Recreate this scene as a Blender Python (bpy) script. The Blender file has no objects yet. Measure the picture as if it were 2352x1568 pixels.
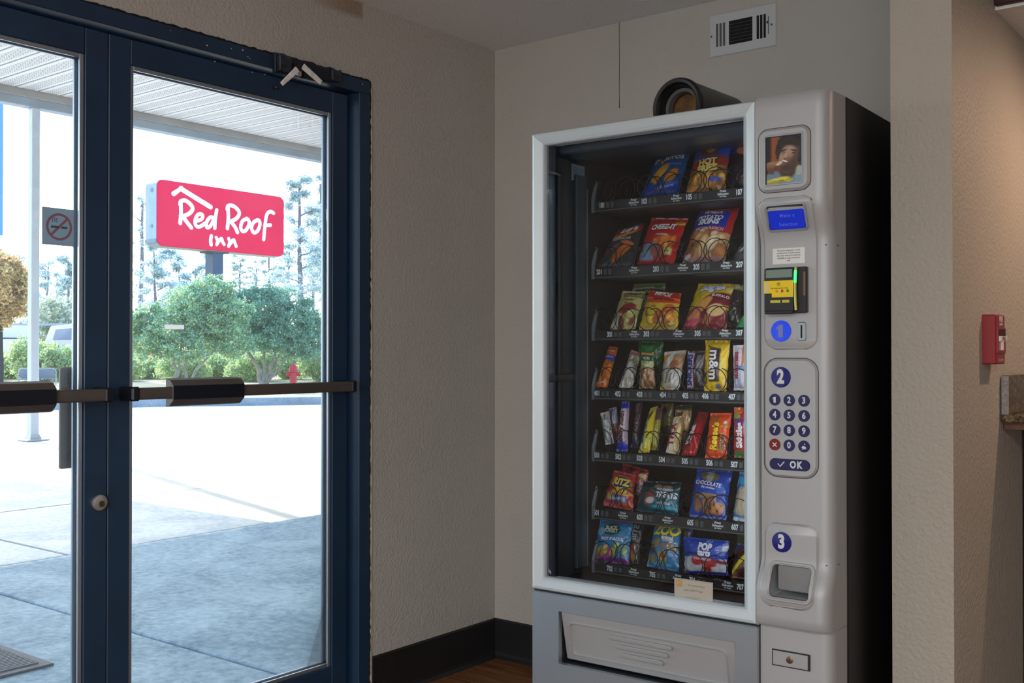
import bpy, bmesh, math, random
import numpy as np
from mathutils import Vector, Matrix

C = bpy.context.scene
COL = C.collection
R = math.radians

# ------------------------------------------------------------------ camera
FPX, CPX, CPY = 2420.0, 1176.0, 784.0          # focal length in pixels of a 2352 x 1568 frame
YAW, PIT = R(38.0), math.atan(24 / 2420.0)
CAM = np.array([2.667, -3.302, 1.224])
cam_d = bpy.data.cameras.new('camera')
cam_d.sensor_fit = 'HORIZONTAL'; cam_d.sensor_width = 36.0
cam_d.lens = 36.0 * FPX / 2352.0
cam_d.clip_start = 0.05; cam_d.clip_end = 500
cam_o = bpy.data.objects.new('camera', cam_d)
cam_o.location = CAM; cam_o.rotation_euler = (R(90) + PIT, 0, YAW)
COL.objects.link(cam_o); C.camera = cam_o

# ------------------------------------------------------------------ sky, sun, exposure
world = bpy.data.worlds.new('world'); C.world = world; world.use_nodes = True
wn = world.node_tree.nodes; wl = world.node_tree.links; wn.clear()
w_out = wn.new('ShaderNodeOutputWorld'); w_bg = wn.new('ShaderNodeBackground')
w_sky = wn.new('ShaderNodeTexSky'); w_sky.sky_type = 'NISHITA'
w_sky.sun_disc = False; w_sky.sun_elevation = R(29); w_sky.sun_rotation = R(-75)
w_sky.air_density = 1.0; w_sky.dust_density = 1.2; w_sky.ozone_density = 3.0
w_bg.inputs['Strength'].default_value = 0.80
wl.new(w_sky.outputs[0], w_bg.inputs[0]); wl.new(w_bg.outputs[0], w_out.inputs[0])

SUNV = Vector((-8.27, 2.30, 4.6)).normalized()   # towards the sun
sd = bpy.data.lights.new('sun', 'SUN'); sd.energy = 8.5; sd.angle = R(0.6); sd.color = (1.0, 0.95, 0.88)
so = bpy.data.objects.new('sun', sd); so.rotation_euler = SUNV.to_track_quat('Z', 'Y').to_euler()
so.location = (-6, 3, 12); COL.objects.link(so)

def area(name, loc, rot, sx, sy, power, col):
    l = bpy.data.lights.new(name, 'AREA'); l.shape = 'RECTANGLE'; l.size = sx; l.size_y = sy
    l.energy = power; l.color = col
    o = bpy.data.objects.new(name, l); o.location = loc; o.rotation_euler = rot; COL.objects.link(o)
    return o
# fill lights added out of view under the lobby ceiling and at the front wall
area('lobby_fill', (4.3, -4.6, 2.40), (0, 0, 0), 1.2, 0.6, 78, (1.0, 0.98, 0.94))
area('lobby_fill', (1.9, -5.2, 2.40), (0, 0, 0), 1.2, 0.6, 62, (1.0, 0.98, 0.95))
area('front_wall_fill', (3.3, -6.93, 1.45), (R(90), 0, 0), 3.4, 1.5, 78, (0.90, 0.96, 1.0))
# recessed lamp in the soffit over the reception counter
def spot(loc, tgt, power, col, ang, blend=0.5, rad=0.03):
    l = bpy.data.lights.new('soffit_downlight', 'SPOT'); l.energy = power; l.color = col
    l.spot_size = R(ang); l.spot_blend = blend; l.shadow_soft_size = rad
    o = bpy.data.objects.new('soffit_downlight', l); o.location = loc
    o.rotation_euler = (Vector(loc) - Vector(tgt)).to_track_quat('Z', 'Y').to_euler(); COL.objects.link(o)
spot((2.55, 0.12, 2.135), (2.35, -0.1, 0.8), 33, (1.0, 0.66, 0.47), 165, 0.8)

C.view_settings.view_transform = 'Standard'; C.view_settings.look = 'None'
C.view_settings.gamma = 1.0; C.view_settings.use_curve_mapping = False
C.view_settings.exposure = 0.0

# ------------------------------------------------------------------ placing helpers
_d0 = np.array([-math.sin(YAW), math.cos(YAW), 0]); _r = np.array([math.cos(YAW), math.sin(YAW), 0]); _z = np.array([0, 0, 1.0])
_d = _d0 * math.cos(PIT) + _z * math.sin(PIT); _u = _z * math.cos(PIT) - _d0 * math.sin(PIT)
def ray(px, py): return _d + (px - CPX) / FPX * _r - (py - CPY) / FPX * _u
def onX(px, py, x=0.0): v = ray(px, py); return CAM + (x - CAM[0]) / v[0] * v
def onY(px, py, y=0.0): v = ray(px, py); return CAM + (y - CAM[1]) / v[1] * v
def onZ(px, py, z=0.0): v = ray(px, py); return CAM + (z - CAM[2]) / v[2] * v
def atD(px, py, dep): return CAM + dep * ray(px, py)

# machine frame: u along its front, w into it, z up
P0 = np.array([0.904, -0.960, 0.0]); MA = 0.0286
MU_ = np.array([math.cos(MA), math.sin(MA), 0]); MW_ = np.array([-math.sin(MA), math.cos(MA), 0])
def mu(px, py, w=0.0):
    v = ray(px, py); t = ((P0 - CAM) @ MW_ + w) / (v @ MW_); q = CAM + t * v - P0
    return float(q @ MU_), float(q[2])

# ------------------------------------------------------------------ materials
def lin(c):
    return tuple(((x / 12.92) if x <= 0.04045 else ((x + 0.055) / 1.055) ** 2.4) for x in c)
def rgb(r, g, b): return lin((r / 255.0, g / 255.0, b / 255.0))
_mc = {}
def mat(name, col=(0.5, 0.5, 0.5), rough=0.5, metal=0.0, spec=0.5, emit=None, es=1.0, noise=0.0, nscale=20.0, bump=0.0, bscale=60.0, coat=0.0, trans=0.0):
    m = bpy.data.materials.new(name); m.use_nodes = True
    n = m.node_tree.nodes; l = m.node_tree.links; b = n['Principled BSDF']
    b.inputs['Base Color'].default_value = (*col, 1); b.inputs['Roughness'].default_value = rough
    b.inputs['Metallic'].default_value = metal; b.inputs['Specular IOR Level'].default_value = spec
    b.inputs['Coat Weight'].default_value = coat
    if emit is not None:
        b.inputs['Emission Color'].default_value = (*emit, 1); b.inputs['Emission Strength'].default_value = es
    tc = n.new('ShaderNodeTexCoord')
    t = n.new('ShaderNodeTexNoise'); t.inputs['Scale'].default_value = nscale; t.inputs['Detail'].default_value = 5
    l.new(tc.outputs['Object'], t.inputs['Vector'])
    if noise > 0:
        cr = n.new('ShaderNodeMixRGB'); cr.blend_type = 'MULTIPLY'; cr.inputs[0].default_value = 1
        ra = n.new('ShaderNodeMapRange'); ra.inputs[3].default_value = 1 - noise; ra.inputs[4].default_value = 1 + noise
        ra.inputs[1].default_value = 0.3; ra.inputs[2].default_value = 0.7
        l.new(t.outputs['Fac'], ra.inputs[0]); cr.inputs[1].default_value = (*col, 1)
        l.new(ra.outputs[0], cr.inputs[2]); l.new(cr.outputs[0], b.inputs['Base Color'])
    else:
        ra = n.new('ShaderNodeMapRange'); ra.inputs[3].default_value = max(0, rough - 0.04); ra.inputs[4].default_value = min(1, rough + 0.04)
        l.new(t.outputs['Fac'], ra.inputs[0]); l.new(ra.outputs[0], b.inputs['Roughness'])
    if bump > 0:
        t2 = n.new('ShaderNodeTexNoise'); t2.inputs['Scale'].default_value = bscale; t2.inputs['Detail'].default_value = 3
        l.new(tc.outputs['Object'], t2.inputs['Vector'])
        bp = n.new('ShaderNodeBump'); bp.inputs['Strength'].default_value = bump; bp.inputs['Distance'].default_value = 0.004
        l.new(t2.outputs['Fac'], bp.inputs['Height']); l.new(bp.outputs[0], b.inputs['Normal'])
    return m
def flat(r, g, b_, rough=0.45):
    k = ('f', r, g, b_, rough)
    if k not in _mc: _mc[k] = mat('ink_%d_%d_%d' % (r, g, b_), rgb(r, g, b_), rough)
    return _mc[k]

def wall_mat(name, col, brown_patch=None):
    """painted orange-peel plaster"""
    m = bpy.data.materials.new(name); m.use_nodes = True
    n = m.node_tree.nodes; l = m.node_tree.links; b = n['Principled BSDF']
    b.inputs['Roughness'].default_value = 0.6; b.inputs['Specular IOR Level'].default_value = 0.35
    tc = n.new('ShaderNodeTexCoord')
    t1 = n.new('ShaderNodeTexNoise'); t1.inputs['Scale'].default_value = 95; t1.inputs['Detail'].default_value = 2.5
    t2 = n.new('ShaderNodeTexNoise'); t2.inputs['Scale'].default_value = 3; t2.inputs['Detail'].default_value = 4
    for t in (t1, t2): l.new(tc.outputs['Object'], t.inputs['Vector'])
    ra = n.new('ShaderNodeMapRange'); ra.inputs[3].default_value = 0.93; ra.inputs[4].default_value = 1.05
    l.new(t2.outputs['Fac'], ra.inputs[0])
    mx = n.new('ShaderNodeMixRGB'); mx.blend_type = 'MULTIPLY'; mx.inputs[0].default_value = 1; mx.inputs[1].default_value = (*col, 1)
    l.new(ra.outputs[0], mx.inputs[2]); last = mx.outputs[0]
    if brown_patch:
        y0, y1, z0, z1, sc = brown_patch
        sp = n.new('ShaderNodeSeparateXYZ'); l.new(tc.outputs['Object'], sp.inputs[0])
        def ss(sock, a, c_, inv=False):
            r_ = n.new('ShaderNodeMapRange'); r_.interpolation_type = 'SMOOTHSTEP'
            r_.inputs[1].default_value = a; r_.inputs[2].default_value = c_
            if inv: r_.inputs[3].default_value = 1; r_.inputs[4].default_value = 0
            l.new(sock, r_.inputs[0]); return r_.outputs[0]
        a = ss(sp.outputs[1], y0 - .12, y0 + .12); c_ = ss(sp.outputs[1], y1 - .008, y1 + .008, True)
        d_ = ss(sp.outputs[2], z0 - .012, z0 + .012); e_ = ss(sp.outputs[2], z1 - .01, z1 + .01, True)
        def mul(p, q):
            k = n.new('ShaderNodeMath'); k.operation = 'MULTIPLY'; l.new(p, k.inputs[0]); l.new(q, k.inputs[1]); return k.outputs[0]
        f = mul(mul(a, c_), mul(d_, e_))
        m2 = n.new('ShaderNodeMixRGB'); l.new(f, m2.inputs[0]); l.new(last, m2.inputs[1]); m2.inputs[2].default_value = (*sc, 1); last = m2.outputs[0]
    l.new(last, b.inputs['Base Color'])
    bp = n.new('ShaderNodeBump'); bp.inputs['Strength'].default_value = 0.85; bp.inputs['Distance'].default_value = 0.004
    l.new(t1.outputs['Fac'], bp.inputs['Height']); l.new(bp.outputs[0], b.inputs['Normal'])
    return m

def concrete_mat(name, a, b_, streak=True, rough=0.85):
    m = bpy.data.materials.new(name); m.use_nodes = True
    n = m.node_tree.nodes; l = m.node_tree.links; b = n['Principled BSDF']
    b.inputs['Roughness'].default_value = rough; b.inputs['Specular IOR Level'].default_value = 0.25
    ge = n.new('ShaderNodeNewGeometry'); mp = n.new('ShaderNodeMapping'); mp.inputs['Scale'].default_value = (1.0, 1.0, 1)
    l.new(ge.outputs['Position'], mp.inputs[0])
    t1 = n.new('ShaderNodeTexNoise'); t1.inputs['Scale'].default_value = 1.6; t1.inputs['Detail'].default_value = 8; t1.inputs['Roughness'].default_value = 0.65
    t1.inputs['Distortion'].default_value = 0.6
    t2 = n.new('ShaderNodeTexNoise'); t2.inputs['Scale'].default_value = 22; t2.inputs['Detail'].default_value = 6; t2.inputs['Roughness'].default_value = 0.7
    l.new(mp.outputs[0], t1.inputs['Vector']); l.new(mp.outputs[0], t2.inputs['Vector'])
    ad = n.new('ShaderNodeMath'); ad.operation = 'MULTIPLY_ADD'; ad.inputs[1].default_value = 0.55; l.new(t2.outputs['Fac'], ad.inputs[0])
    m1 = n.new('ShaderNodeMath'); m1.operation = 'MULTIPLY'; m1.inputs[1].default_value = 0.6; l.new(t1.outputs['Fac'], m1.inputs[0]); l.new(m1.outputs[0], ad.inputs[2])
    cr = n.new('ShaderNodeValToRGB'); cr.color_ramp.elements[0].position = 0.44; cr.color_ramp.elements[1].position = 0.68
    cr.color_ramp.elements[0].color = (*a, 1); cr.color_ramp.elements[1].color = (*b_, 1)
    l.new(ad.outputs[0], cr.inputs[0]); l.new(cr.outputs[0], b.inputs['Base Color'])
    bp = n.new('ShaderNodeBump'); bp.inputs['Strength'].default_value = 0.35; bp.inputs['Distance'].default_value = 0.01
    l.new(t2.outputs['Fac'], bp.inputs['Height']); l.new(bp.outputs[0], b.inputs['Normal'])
    return m

def glass_mat(name, tint, refl=0.6, f0=1.45, haze_veil=0.0):
    m = bpy.data.materials.new(name); m.use_nodes = True
    n = m.node_tree.nodes; l = m.node_tree.links; n.clear()
    o = n.new('ShaderNodeOutputMaterial'); t = n.new('ShaderNodeBsdfTransparent'); g = n.new('ShaderNodeBsdfGlossy')
    t.inputs[0].default_value = (*tint, 1); g.inputs['Roughness'].default_value = 0.0
    f = n.new('ShaderNodeFresnel'); f.inputs[0].default_value = f0
    k = n.new('ShaderNodeMath'); k.operation = 'MULTIPLY'; k.inputs[1].default_value = refl
    l.new(f.outputs[0], k.inputs[0]); x = n.new('ShaderNodeMixShader')
    base = t.outputs[0]
    if haze_veil > 0:                                                   # pale translucent layer mixed in to imitate haze and glare
        d = n.new('ShaderNodeBsdfTranslucent'); d.inputs[0].default_value = (0.86, 0.94, 1.0, 1)
        tn = n.new('ShaderNodeTexNoise'); tn.inputs['Scale'].default_value = 4; tc = n.new('ShaderNodeTexCoord'); l.new(tc.outputs['Object'], tn.inputs['Vector'])
        r_ = n.new('ShaderNodeMapRange'); r_.inputs[3].default_value = haze_veil * .7; r_.inputs[4].default_value = haze_veil * 1.3; l.new(tn.outputs['Fac'], r_.inputs[0])
        y = n.new('ShaderNodeMixShader'); l.new(r_.outputs[0], y.inputs[0]); l.new(t.outputs[0], y.inputs[1]); l.new(d.outputs[0], y.inputs[2]); base = y.outputs[0]
    l.new(k.outputs[0], x.inputs[0]); l.new(base, x.inputs[1]); l.new(g.outputs[0], x.inputs[2]); l.new(x.outputs[0], o.inputs[0])
    return m

def attr_mat(name, rough=0.35, spec=0.5, translucent=0.0, coat=0.0, crinkle=0.0):
    """base colour from the mesh's own printed colours"""
    m = bpy.data.materials.new(name); m.use_nodes = True
    n = m.node_tree.nodes; l = m.node_tree.links; b = n['Principled BSDF']
    at = n.new('ShaderNodeAttribute'); at.attribute_name = 'Col'
    b.inputs['Roughness'].default_value = rough; b.inputs['Specular IOR Level'].default_value = spec; b.inputs['Coat Weight'].default_value = coat
    l.new(at.outputs['Color'], b.inputs['Base Color'])
    if crinkle:
        tc = n.new('ShaderNodeTexCoord'); t = n.new('ShaderNodeTexNoise'); t.inputs['Scale'].default_value = 45; t.inputs['Detail'].default_value = 2; t.inputs['Distortion'].default_value = 1.2
        l.new(tc.outputs['Object'], t.inputs['Vector'])
        bp = n.new('ShaderNodeBump'); bp.inputs['Strength'].default_value = crinkle; bp.inputs['Distance'].default_value = 0.006
        l.new(t.outputs['Fac'], bp.inputs['Height']); l.new(bp.outputs[0], b.inputs['Normal'])
    if translucent:
        o = n['Material Output']; tr = n.new('ShaderNodeBsdfTranslucent'); l.new(at.outputs['Color'], tr.inputs[0])
        x = n.new('ShaderNodeMixShader'); x.inputs[0].default_value = translucent
        l.new(b.outputs[0], x.inputs[1]); l.new(tr.outputs[0], x.inputs[2]); l.new(x.outputs[0], o.inputs[0])
    return m

# ------------------------------------------------------------------ mesh helpers
def tag(o, label=None, cat=None, group=None, kind=None):
    if label: o['label'] = label
    if cat: o['category'] = cat
    if group: o['group'] = group
    if kind: o['kind'] = kind
    return o
def empty(name, loc=(0, 0, 0), rz=0.0, parent=None):
    o = bpy.data.objects.new(name, None); o.location = loc; o.rotation_euler = (0, 0, rz); o.empty_display_size = 0.05
    COL.objects.link(o)
    if parent: o.parent = parent
    return o
def link(name, me, m=None, parent=None, loc=(0, 0, 0)):
    o = bpy.data.objects.new(name, me); COL.objects.link(o); o.location = loc
    if m is not None:
        for q in (m if isinstance(m, (list, tuple)) else [m]): me.materials.append(q)
    if parent: o.parent = parent
    return o
class G:
    def __init__(s): s.v = []; s.f = []
    def add(s, vs, fs):
        k = len(s.v); s.v += [tuple(map(float, p)) for p in vs]; s.f += [tuple(i + k for i in f) for f in fs]; return s
    def box(s, x0, y0, z0, x1, y1, z1):
        x0, x1 = sorted((x0, x1)); y0, y1 = sorted((y0, y1)); z0, z1 = sorted((z0, z1))
        return s.add([(x0, y0, z0), (x1, y0, z0), (x1, y1, z0), (x0, y1, z0), (x0, y0, z1), (x1, y0, z1), (x1, y1, z1), (x0, y1, z1)],
                     [(0, 3, 2, 1), (4, 5, 6, 7), (0, 1, 5, 4), (1, 2, 6, 5), (2, 3, 7, 6), (3, 0, 4, 7)])
    def tube(s, pts, r, n=8, cap=True):
        pts = [Vector(p) for p in pts]; rs = r if isinstance(r, (list, tuple)) else [r] * len(pts)
        rings = []; up = None
        for i, p in enumerate(pts):
            t = (pts[min(i + 1, len(pts) - 1)] - pts[max(i - 1, 0)]).normalized()
            if up is None:
                up = Vector((0, 0, 1)) if abs(t.z) < 0.9 else Vector((1, 0, 0))
            a = t.cross(up)
            if a.length < 1e-5: a = t.cross(Vector((0.3, 0.7, 0.2)))
            a.normalize(); b = a.cross(t).normalized(); up = b
            rings.append([p + (a * math.cos(2 * math.pi * j / n) + b * math.sin(2 * math.pi * j / n)) * rs[i] for j in range(n)])
        vs = [q for rg in rings for q in rg]; fs = []
        for i in range(len(pts) - 1):
            for j in range(n):
                fs.append((i * n + j, i * n + (j + 1) % n, (i + 1) * n + (j + 1) % n, (i + 1) * n + j))
        if cap: fs.append(tuple(range(n - 1, -1, -1))); fs.append(tuple((len(pts) - 1) * n + j for j in range(n)))
        return s.add(vs, fs)
    def lathe(s, prof, o=(0, 0, 0), ax=(0, 0, 1), n=24, cap=True):
        ax = Vector(ax).normalized(); t = Vector((1, 0, 0)) if abs(ax.x) < 0.9 else Vector((0, 1, 0))
        a = ax.cross(t).normalized(); b = ax.cross(a); o = Vector(o)
        vs = []; fs = []
        for r_, h in prof:
            vs += [o + ax * h + (a * math.cos(2 * math.pi * j / n) + b * math.sin(2 * math.pi * j / n)) * r_ for j in range(n)]
        for i in range(len(prof) - 1):
            for j in range(n): fs.append((i * n + j, i * n + (j + 1) % n, (i + 1) * n + (j + 1) % n, (i + 1) * n + j))
        if cap: fs.append(tuple(range(n - 1, -1, -1))); fs.append(tuple((len(prof) - 1) * n + j for j in range(n)))
        return s.add(vs, fs)
    def prism(s, poly, f, c0, c1):
        n = len(poly); vs = [f(a, b, c0) for a, b in poly] + [f(a, b, c1) for a, b in poly]
        fs = [tuple(range(n)), tuple(range(2 * n - 1, n - 1, -1))] + [(i, i + n, (i + 1) % n + n, (i + 1) % n) for i in range(n)]
        return s.add(vs, fs)
    def plate(s, poly, f, c0, c1, b=0.0):
        """poly extruded from depth c0 (back) to c1 (front) with a bevelled front edge; f(a, b, c)"""
        n = len(poly); ins = inset(poly, b) if b > 0 else poly
        rings = [(poly, c0), (poly, c1 - (c1 - c0) * 0 - math.copysign(b, c1 - c0))] + ([(ins, c1)] if b > 0 else [])
        vs = [f(a, bb, c) for pl, c in rings for a, bb in pl]; fs = [tuple(range(n))]
        for k in range(len(rings) - 1):
            for i in range(n): fs.append((k * n + i, (k + 1) * n + i, (k + 1) * n + (i + 1) % n, k * n + (i + 1) % n))
        m_ = (len(rings) - 1) * n; fs.append(tuple(m_ + n - 1 - i for i in range(n)))
        return s.add(vs, fs)
    def build(s, name, m, parent=None, bevel=0.0, smooth=False, seg=1, loc=None):
        me = bpy.data.meshes.new(name); vs = s.v
        if loc is not None: vs = [(x - loc[0], y - loc[1], z - loc[2]) for x, y, z in vs]
        me.from_pydata(vs, [], s.f)
        bm = bmesh.new(); bm.from_mesh(me)
        bmesh.ops.recalc_face_normals(bm, faces=bm.faces)
        if bevel > 0:
            ed = [e for e in bm.edges if len(e.link_faces) == 2 and e.calc_face_angle(0) > 0.6]
            bmesh.ops.bevel(bm, geom=ed, offset=bevel, segments=seg, affect='EDGES', profile=0.6, clamp_overlap=True)
        bm.to_mesh(me); bm.free()
        if smooth:
            me.polygons.foreach_set('use_smooth', [True] * len(me.polygons)); me.update()
            try: me.set_sharp_from_angle(angle=R(38))
            except Exception: pass
        return link(name, me, m, parent, loc if loc is not None else (0, 0, 0))
def area2(poly): return sum(poly[i][0] * poly[(i + 1) % len(poly)][1] - poly[(i + 1) % len(poly)][0] * poly[i][1] for i in range(len(poly)))
def inset(poly, b):
    n = len(poly); sg = 1 if area2(poly) > 0 else -1; out = []
    for i in range(n):
        p0 = Vector(poly[i - 1]); p1 = Vector(poly[i]); p2 = Vector(poly[(i + 1) % n])
        e1 = (p1 - p0); e2 = (p2 - p1)
        if e1.length < 1e-9: e1 = e2
        if e2.length < 1e-9: e2 = e1
        n1 = Vector((-e1.y, e1.x)).normalized(); n2 = Vector((-e2.y, e2.x)).normalized()
        m_ = n1 + n2
        m_ = m_ / max(0.3, m_.length_squared / 2) if m_.length > 1e-6 else n1
        q = p1 + m_ * b * sg; out.append((q.x, q.y))
    return out
def rrect(a0, a1, b0, b1, r, n=6):
    rr = r if isinstance(r, (list, tuple)) else [r] * 4
    out = []
    for (cx, cy, st, q) in ((a1 - rr[0], b0 + rr[0], -90, rr[0]), (a1 - rr[1], b1 - rr[1], 0, rr[1]), (a0 + rr[2], b1 - rr[2], 90, rr[2]), (a0 + rr[3], b0 + rr[3], 180, rr[3])):
        for k in range(n + 1):
            t = R(st + 90 * k / n); out.append((cx + q * math.cos(t), cy + q * math.sin(t)))
    return out
def circ(cx, cy, r, n=28): return [(cx + r * math.cos(2 * math.pi * k / n), cy + r * math.sin(2 * math.pi * k / n)) for k in range(n)]
def boolcut(o, cutter_g):
    """cut a solid with another one, for good (no modifier left behind)"""
    me = bpy.data.meshes.new('tmp'); me.from_pydata(cutter_g.v, [], cutter_g.f)
    bm = bmesh.new(); bm.from_mesh(me); bmesh.ops.recalc_face_normals(bm, faces=bm.faces); bm.to_mesh(me); bm.free()
    c = bpy.data.objects.new('tmp', me); COL.objects.link(c); c.matrix_world = o.matrix_world.copy()
    if o.parent: c.parent = o.parent
    c.location = o.location
    md = o.modifiers.new('b', 'BOOLEAN'); md.operation = 'DIFFERENCE'; md.object = c; md.solver = 'EXACT'
    bpy.context.view_layer.update()
    dg = bpy.context.evaluated_depsgraph_get()
    nm = bpy.data.meshes.new_from_object(o.evaluated_get(dg))
    old = o.data; o.modifiers.clear(); o.data = nm; bpy.data.objects.remove(c); nm.name = old.name
def setcol(me, cols):
    a = me.color_attributes.new('Col', 'FLOAT_COLOR', 'POINT')
    c = np.ones((len(me.vertices), 4), dtype=np.float32); c[:, :3] = cols; a.data.foreach_set('color', c.ravel())

_tc = {}
def text2d(s, bold=0.0, sx=1.0, align='CENTER', space=1.0):
    """2-D triangles of a string, unit cap height about 0.7"""
    k = (s, bold, sx, align, space)
    if k not in _tc:
        cu = bpy.data.curves.new('t', 'FONT'); cu.body = s; cu.align_x = align; cu.align_y = 'CENTER'; cu.offset = bold
        cu.resolution_u = 3; cu.space_character = space; cu.fill_mode = 'BOTH'; cu.space_line = 0.85
        ob = bpy.data.objects.new('t', cu); COL.objects.link(ob)
        bpy.context.view_layer.update(); dg = bpy.context.evaluated_depsgraph_get()
        me = bpy.data.meshes.new_from_object(ob.evaluated_get(dg))
        v = [(p.co.x * sx, p.co.y) for p in me.vertices]; f = [tuple(p.vertices) for p in me.polygons]
        bpy.data.objects.remove(ob); bpy.data.meshes.remove(me)
        _tc[k] = (v, f)
    return _tc[k]
def text(name, s, fmap, size, m, parent, bold=0.02, sx=1.0, rot=0.0, space=1.0, align='CENTER', slant=0.0):
    """fmap(x, y) -> 3-D point; x, y in metres about the text's middle"""
    v, f = text2d(s, bold, sx, align, space); ca, sa = math.cos(rot), math.sin(rot)
    vs = []
    for x, y in v:
        x += y * slant; X_, Y_ = x * size, y * size
        vs.append(tuple(fmap(X_ * ca - Y_ * sa, X_ * sa + Y_ * ca)))
    me = bpy.data.meshes.new(name); me.from_pydata(vs, [], f)
    return link(name, me, m, parent)
def stroke(g, pts, wd, f, c0, c1, n=6):
    """a round-ended brush stroke in a plane, as a closed solid"""
    P = [Vector(p) for p in pts]; L = []; Rr = []
    for i, p in enumerate(P):
        t = (P[min(i + 1, len(P) - 1)] - P[max(i - 1, 0)]).normalized(); nn = Vector((-t.y, t.x))
        L.append(p + nn * wd / 2); Rr.append(p - nn * wd / 2)
    t0 = (P[1] - P[0]).normalized(); t1 = (P[-1] - P[-2]).normalized(); a0 = math.atan2(t0.y, t0.x); a1 = math.atan2(t1.y, t1.x)
    end = [P[-1] + Vector((math.cos(a1 - math.pi / 2 + math.pi * k / n), math.sin(a1 - math.pi / 2 + math.pi * k / n))) * wd / 2 for k in range(1, n)]
    beg = [P[0] + Vector((math.cos(a0 + math.pi / 2 + math.pi * k / n), math.sin(a0 + math.pi / 2 + math.pi * k / n))) * wd / 2 for k in range(1, n)]
    N = len(P); vs = []; fs = []; dc_ = (c1 - c0) * .18
    for k_, c in enumerate((c0, c1)):
        cc = [c + (dc_ * i / N if k_ else 0) for i in range(N)]
        vs += [f(q.x, q.y, w_) for q, w_ in zip(L, cc)] + [f(q.x, q.y, w_) for q, w_ in zip(Rr, cc)]
    for i in range(N - 1):
        fs.append((i, i + 1, N + i + 1, N + i)); o = 2 * N; fs.append((o + i, o + N + i, o + N + i + 1, o + i + 1))
        fs.append((i, o + i, o + i + 1, i + 1)); fs.append((N + i, N + i + 1, o + N + i + 1, o + N + i))
    g.add(vs, fs)
    for cap_, A, B, c in ((end, Rr[-1], L[-1], c1 + dc_), (beg, L[0], Rr[0], c1)):
        pl = [A] + cap_ + [B]; g.prism([(q.x, q.y) for q in pl], f, c0, c)
def smoothpts(pts, k=6):
    """Catmull-Rom through the points"""
    P = [np.array(p, float) for p in pts]; P = [2 * P[0] - P[1]] + P + [2 * P[-1] - P[-2]]; out = []
    for i in range(1, len(P) - 2):
        for j in range(k):
            t = j / k; a, b, c, d = P[i - 1], P[i], P[i + 1], P[i + 2]
            out.append(tuple(0.5 * ((2 * b) + (c - a) * t + (2 * a - 5 * b + 4 * c - d) * t * t + (3 * b - a - 3 * c + d) * t ** 3)))
    out.append(tuple(P[-2])); return out
def wloc(o):
    p = Vector((0, 0, 0))
    while o is not None: p = p + Vector(o.location); o = o.parent
    return p
def ab(g, name, m, parent=None, **k):
    """build from world coordinates; the part keeps its thing's origin"""
    if parent is not None:
        L = wloc(parent); g.v = [(x - L.x, y - L.y, z - L.z) for x, y, z in g.v]
    return g.build(name, m, parent, **k)
def fX(x): return lambda a, b, c: (c, a, b)      # polygon in (y, z), extruded along x
ident = lambda a, b, c: (a, b, c)

# ================================================================== setting
M_wall = wall_mat('painted_wall', rgb(196, 191, 183))
M_wall_l = wall_mat('painted_wall_brown_patch', rgb(196, 191, 183), brown_patch=(-.93, -.735, 2.385, 2.6, rgb(168, 148, 132)))  # brownish patch mixed into the wall colour just under the ceiling
M_ceil = wall_mat('painted_ceiling', rgb(238, 240, 242))
M_part = wall_mat('painted_partition', rgb(178, 172, 160))
M_base = mat('rubber_base', rgb(34, 34, 35), 0.42, bump=0.05, noise=.1, nscale=8)
M_navy = mat('navy_painted_metal', rgb(30, 56, 84), 0.38, noise=0.12, nscale=9, bump=0.05, bscale=30)
M_navy2 = mat('navy_painted_metal_dark', rgb(24, 33, 47), 0.5, noise=0.25, nscale=14, bump=0.2, bscale=40)
M_bead = mat('grey_aluminium_bead', rgb(168, 178, 188), 0.3, metal=0.75)
M_bronze = mat('bronze_anodised', rgb(98, 90, 85), 0.42, metal=0.3, noise=0.06, nscale=30)
M_bronze_d = mat('bronze_pad_dark', rgb(28, 32, 44), 0.4, metal=0.3)
M_steel = mat('worn_steel', rgb(205, 205, 200), 0.35, metal=0.8, noise=0.15, nscale=60)
M_glassdoor = glass_mat('door_glass', (0.94, 0.97, 0.99), 0.75, haze_veil=0.022)

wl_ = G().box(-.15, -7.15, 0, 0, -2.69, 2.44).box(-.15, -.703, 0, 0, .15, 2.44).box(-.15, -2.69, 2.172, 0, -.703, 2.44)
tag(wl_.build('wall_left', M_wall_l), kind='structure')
wb = tag(G().box(0, 0, 0, 1.80, .15, 2.44).build('wall_back', M_wall), kind='structure')
ck = G()
cz = [2.443, 2.39, 2.31, 2.24, 2.17, 2.124]; rr = random.Random(4)
ck.tube([(0.591 + rr.uniform(-.0012, .0012), -.0006, z) for z in cz], [.0012, .0012, .001, .0014, .001, .002], 5)
ck.build('wall_crack', flat(70, 64, 58), wb)
tag(G().box(1.80, -.665, 0, 1.946, 2.5, 2.44).build('wall_partition', M_part), kind='structure')
tag(G().box(1.8, 2.5, 0, 6.65, 2.65, 2.44).build('wall_reception', M_wall), kind='structure')
tag(G().box(6.5, -7.15, 0, 6.65, 2.5, 2.44).build('wall_right', M_wall), kind='structure')
tag(G().box(0, -7.15, 0, 6.5, -7.0, 2.44).build('wall_front', M_wall), kind='structure')
tag(G().box(-.15, -7.15, 2.44, 6.65, 2.65, 2.6).build('ceiling', M_ceil), kind='structure')
sf = tag(G().box(1.946, -.25, 2.15, 4.2, .95, 2.44).build('ceiling_soffit', M_ceil), kind='structure')
G().box(1.948, -.268, 2.158, 4.2, -.25, 2.44).build('fascia_board', mat('dark_red_wood', rgb(58, 22, 24), 0.5, noise=.3, nscale=18), sf, bevel=.003)

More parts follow.
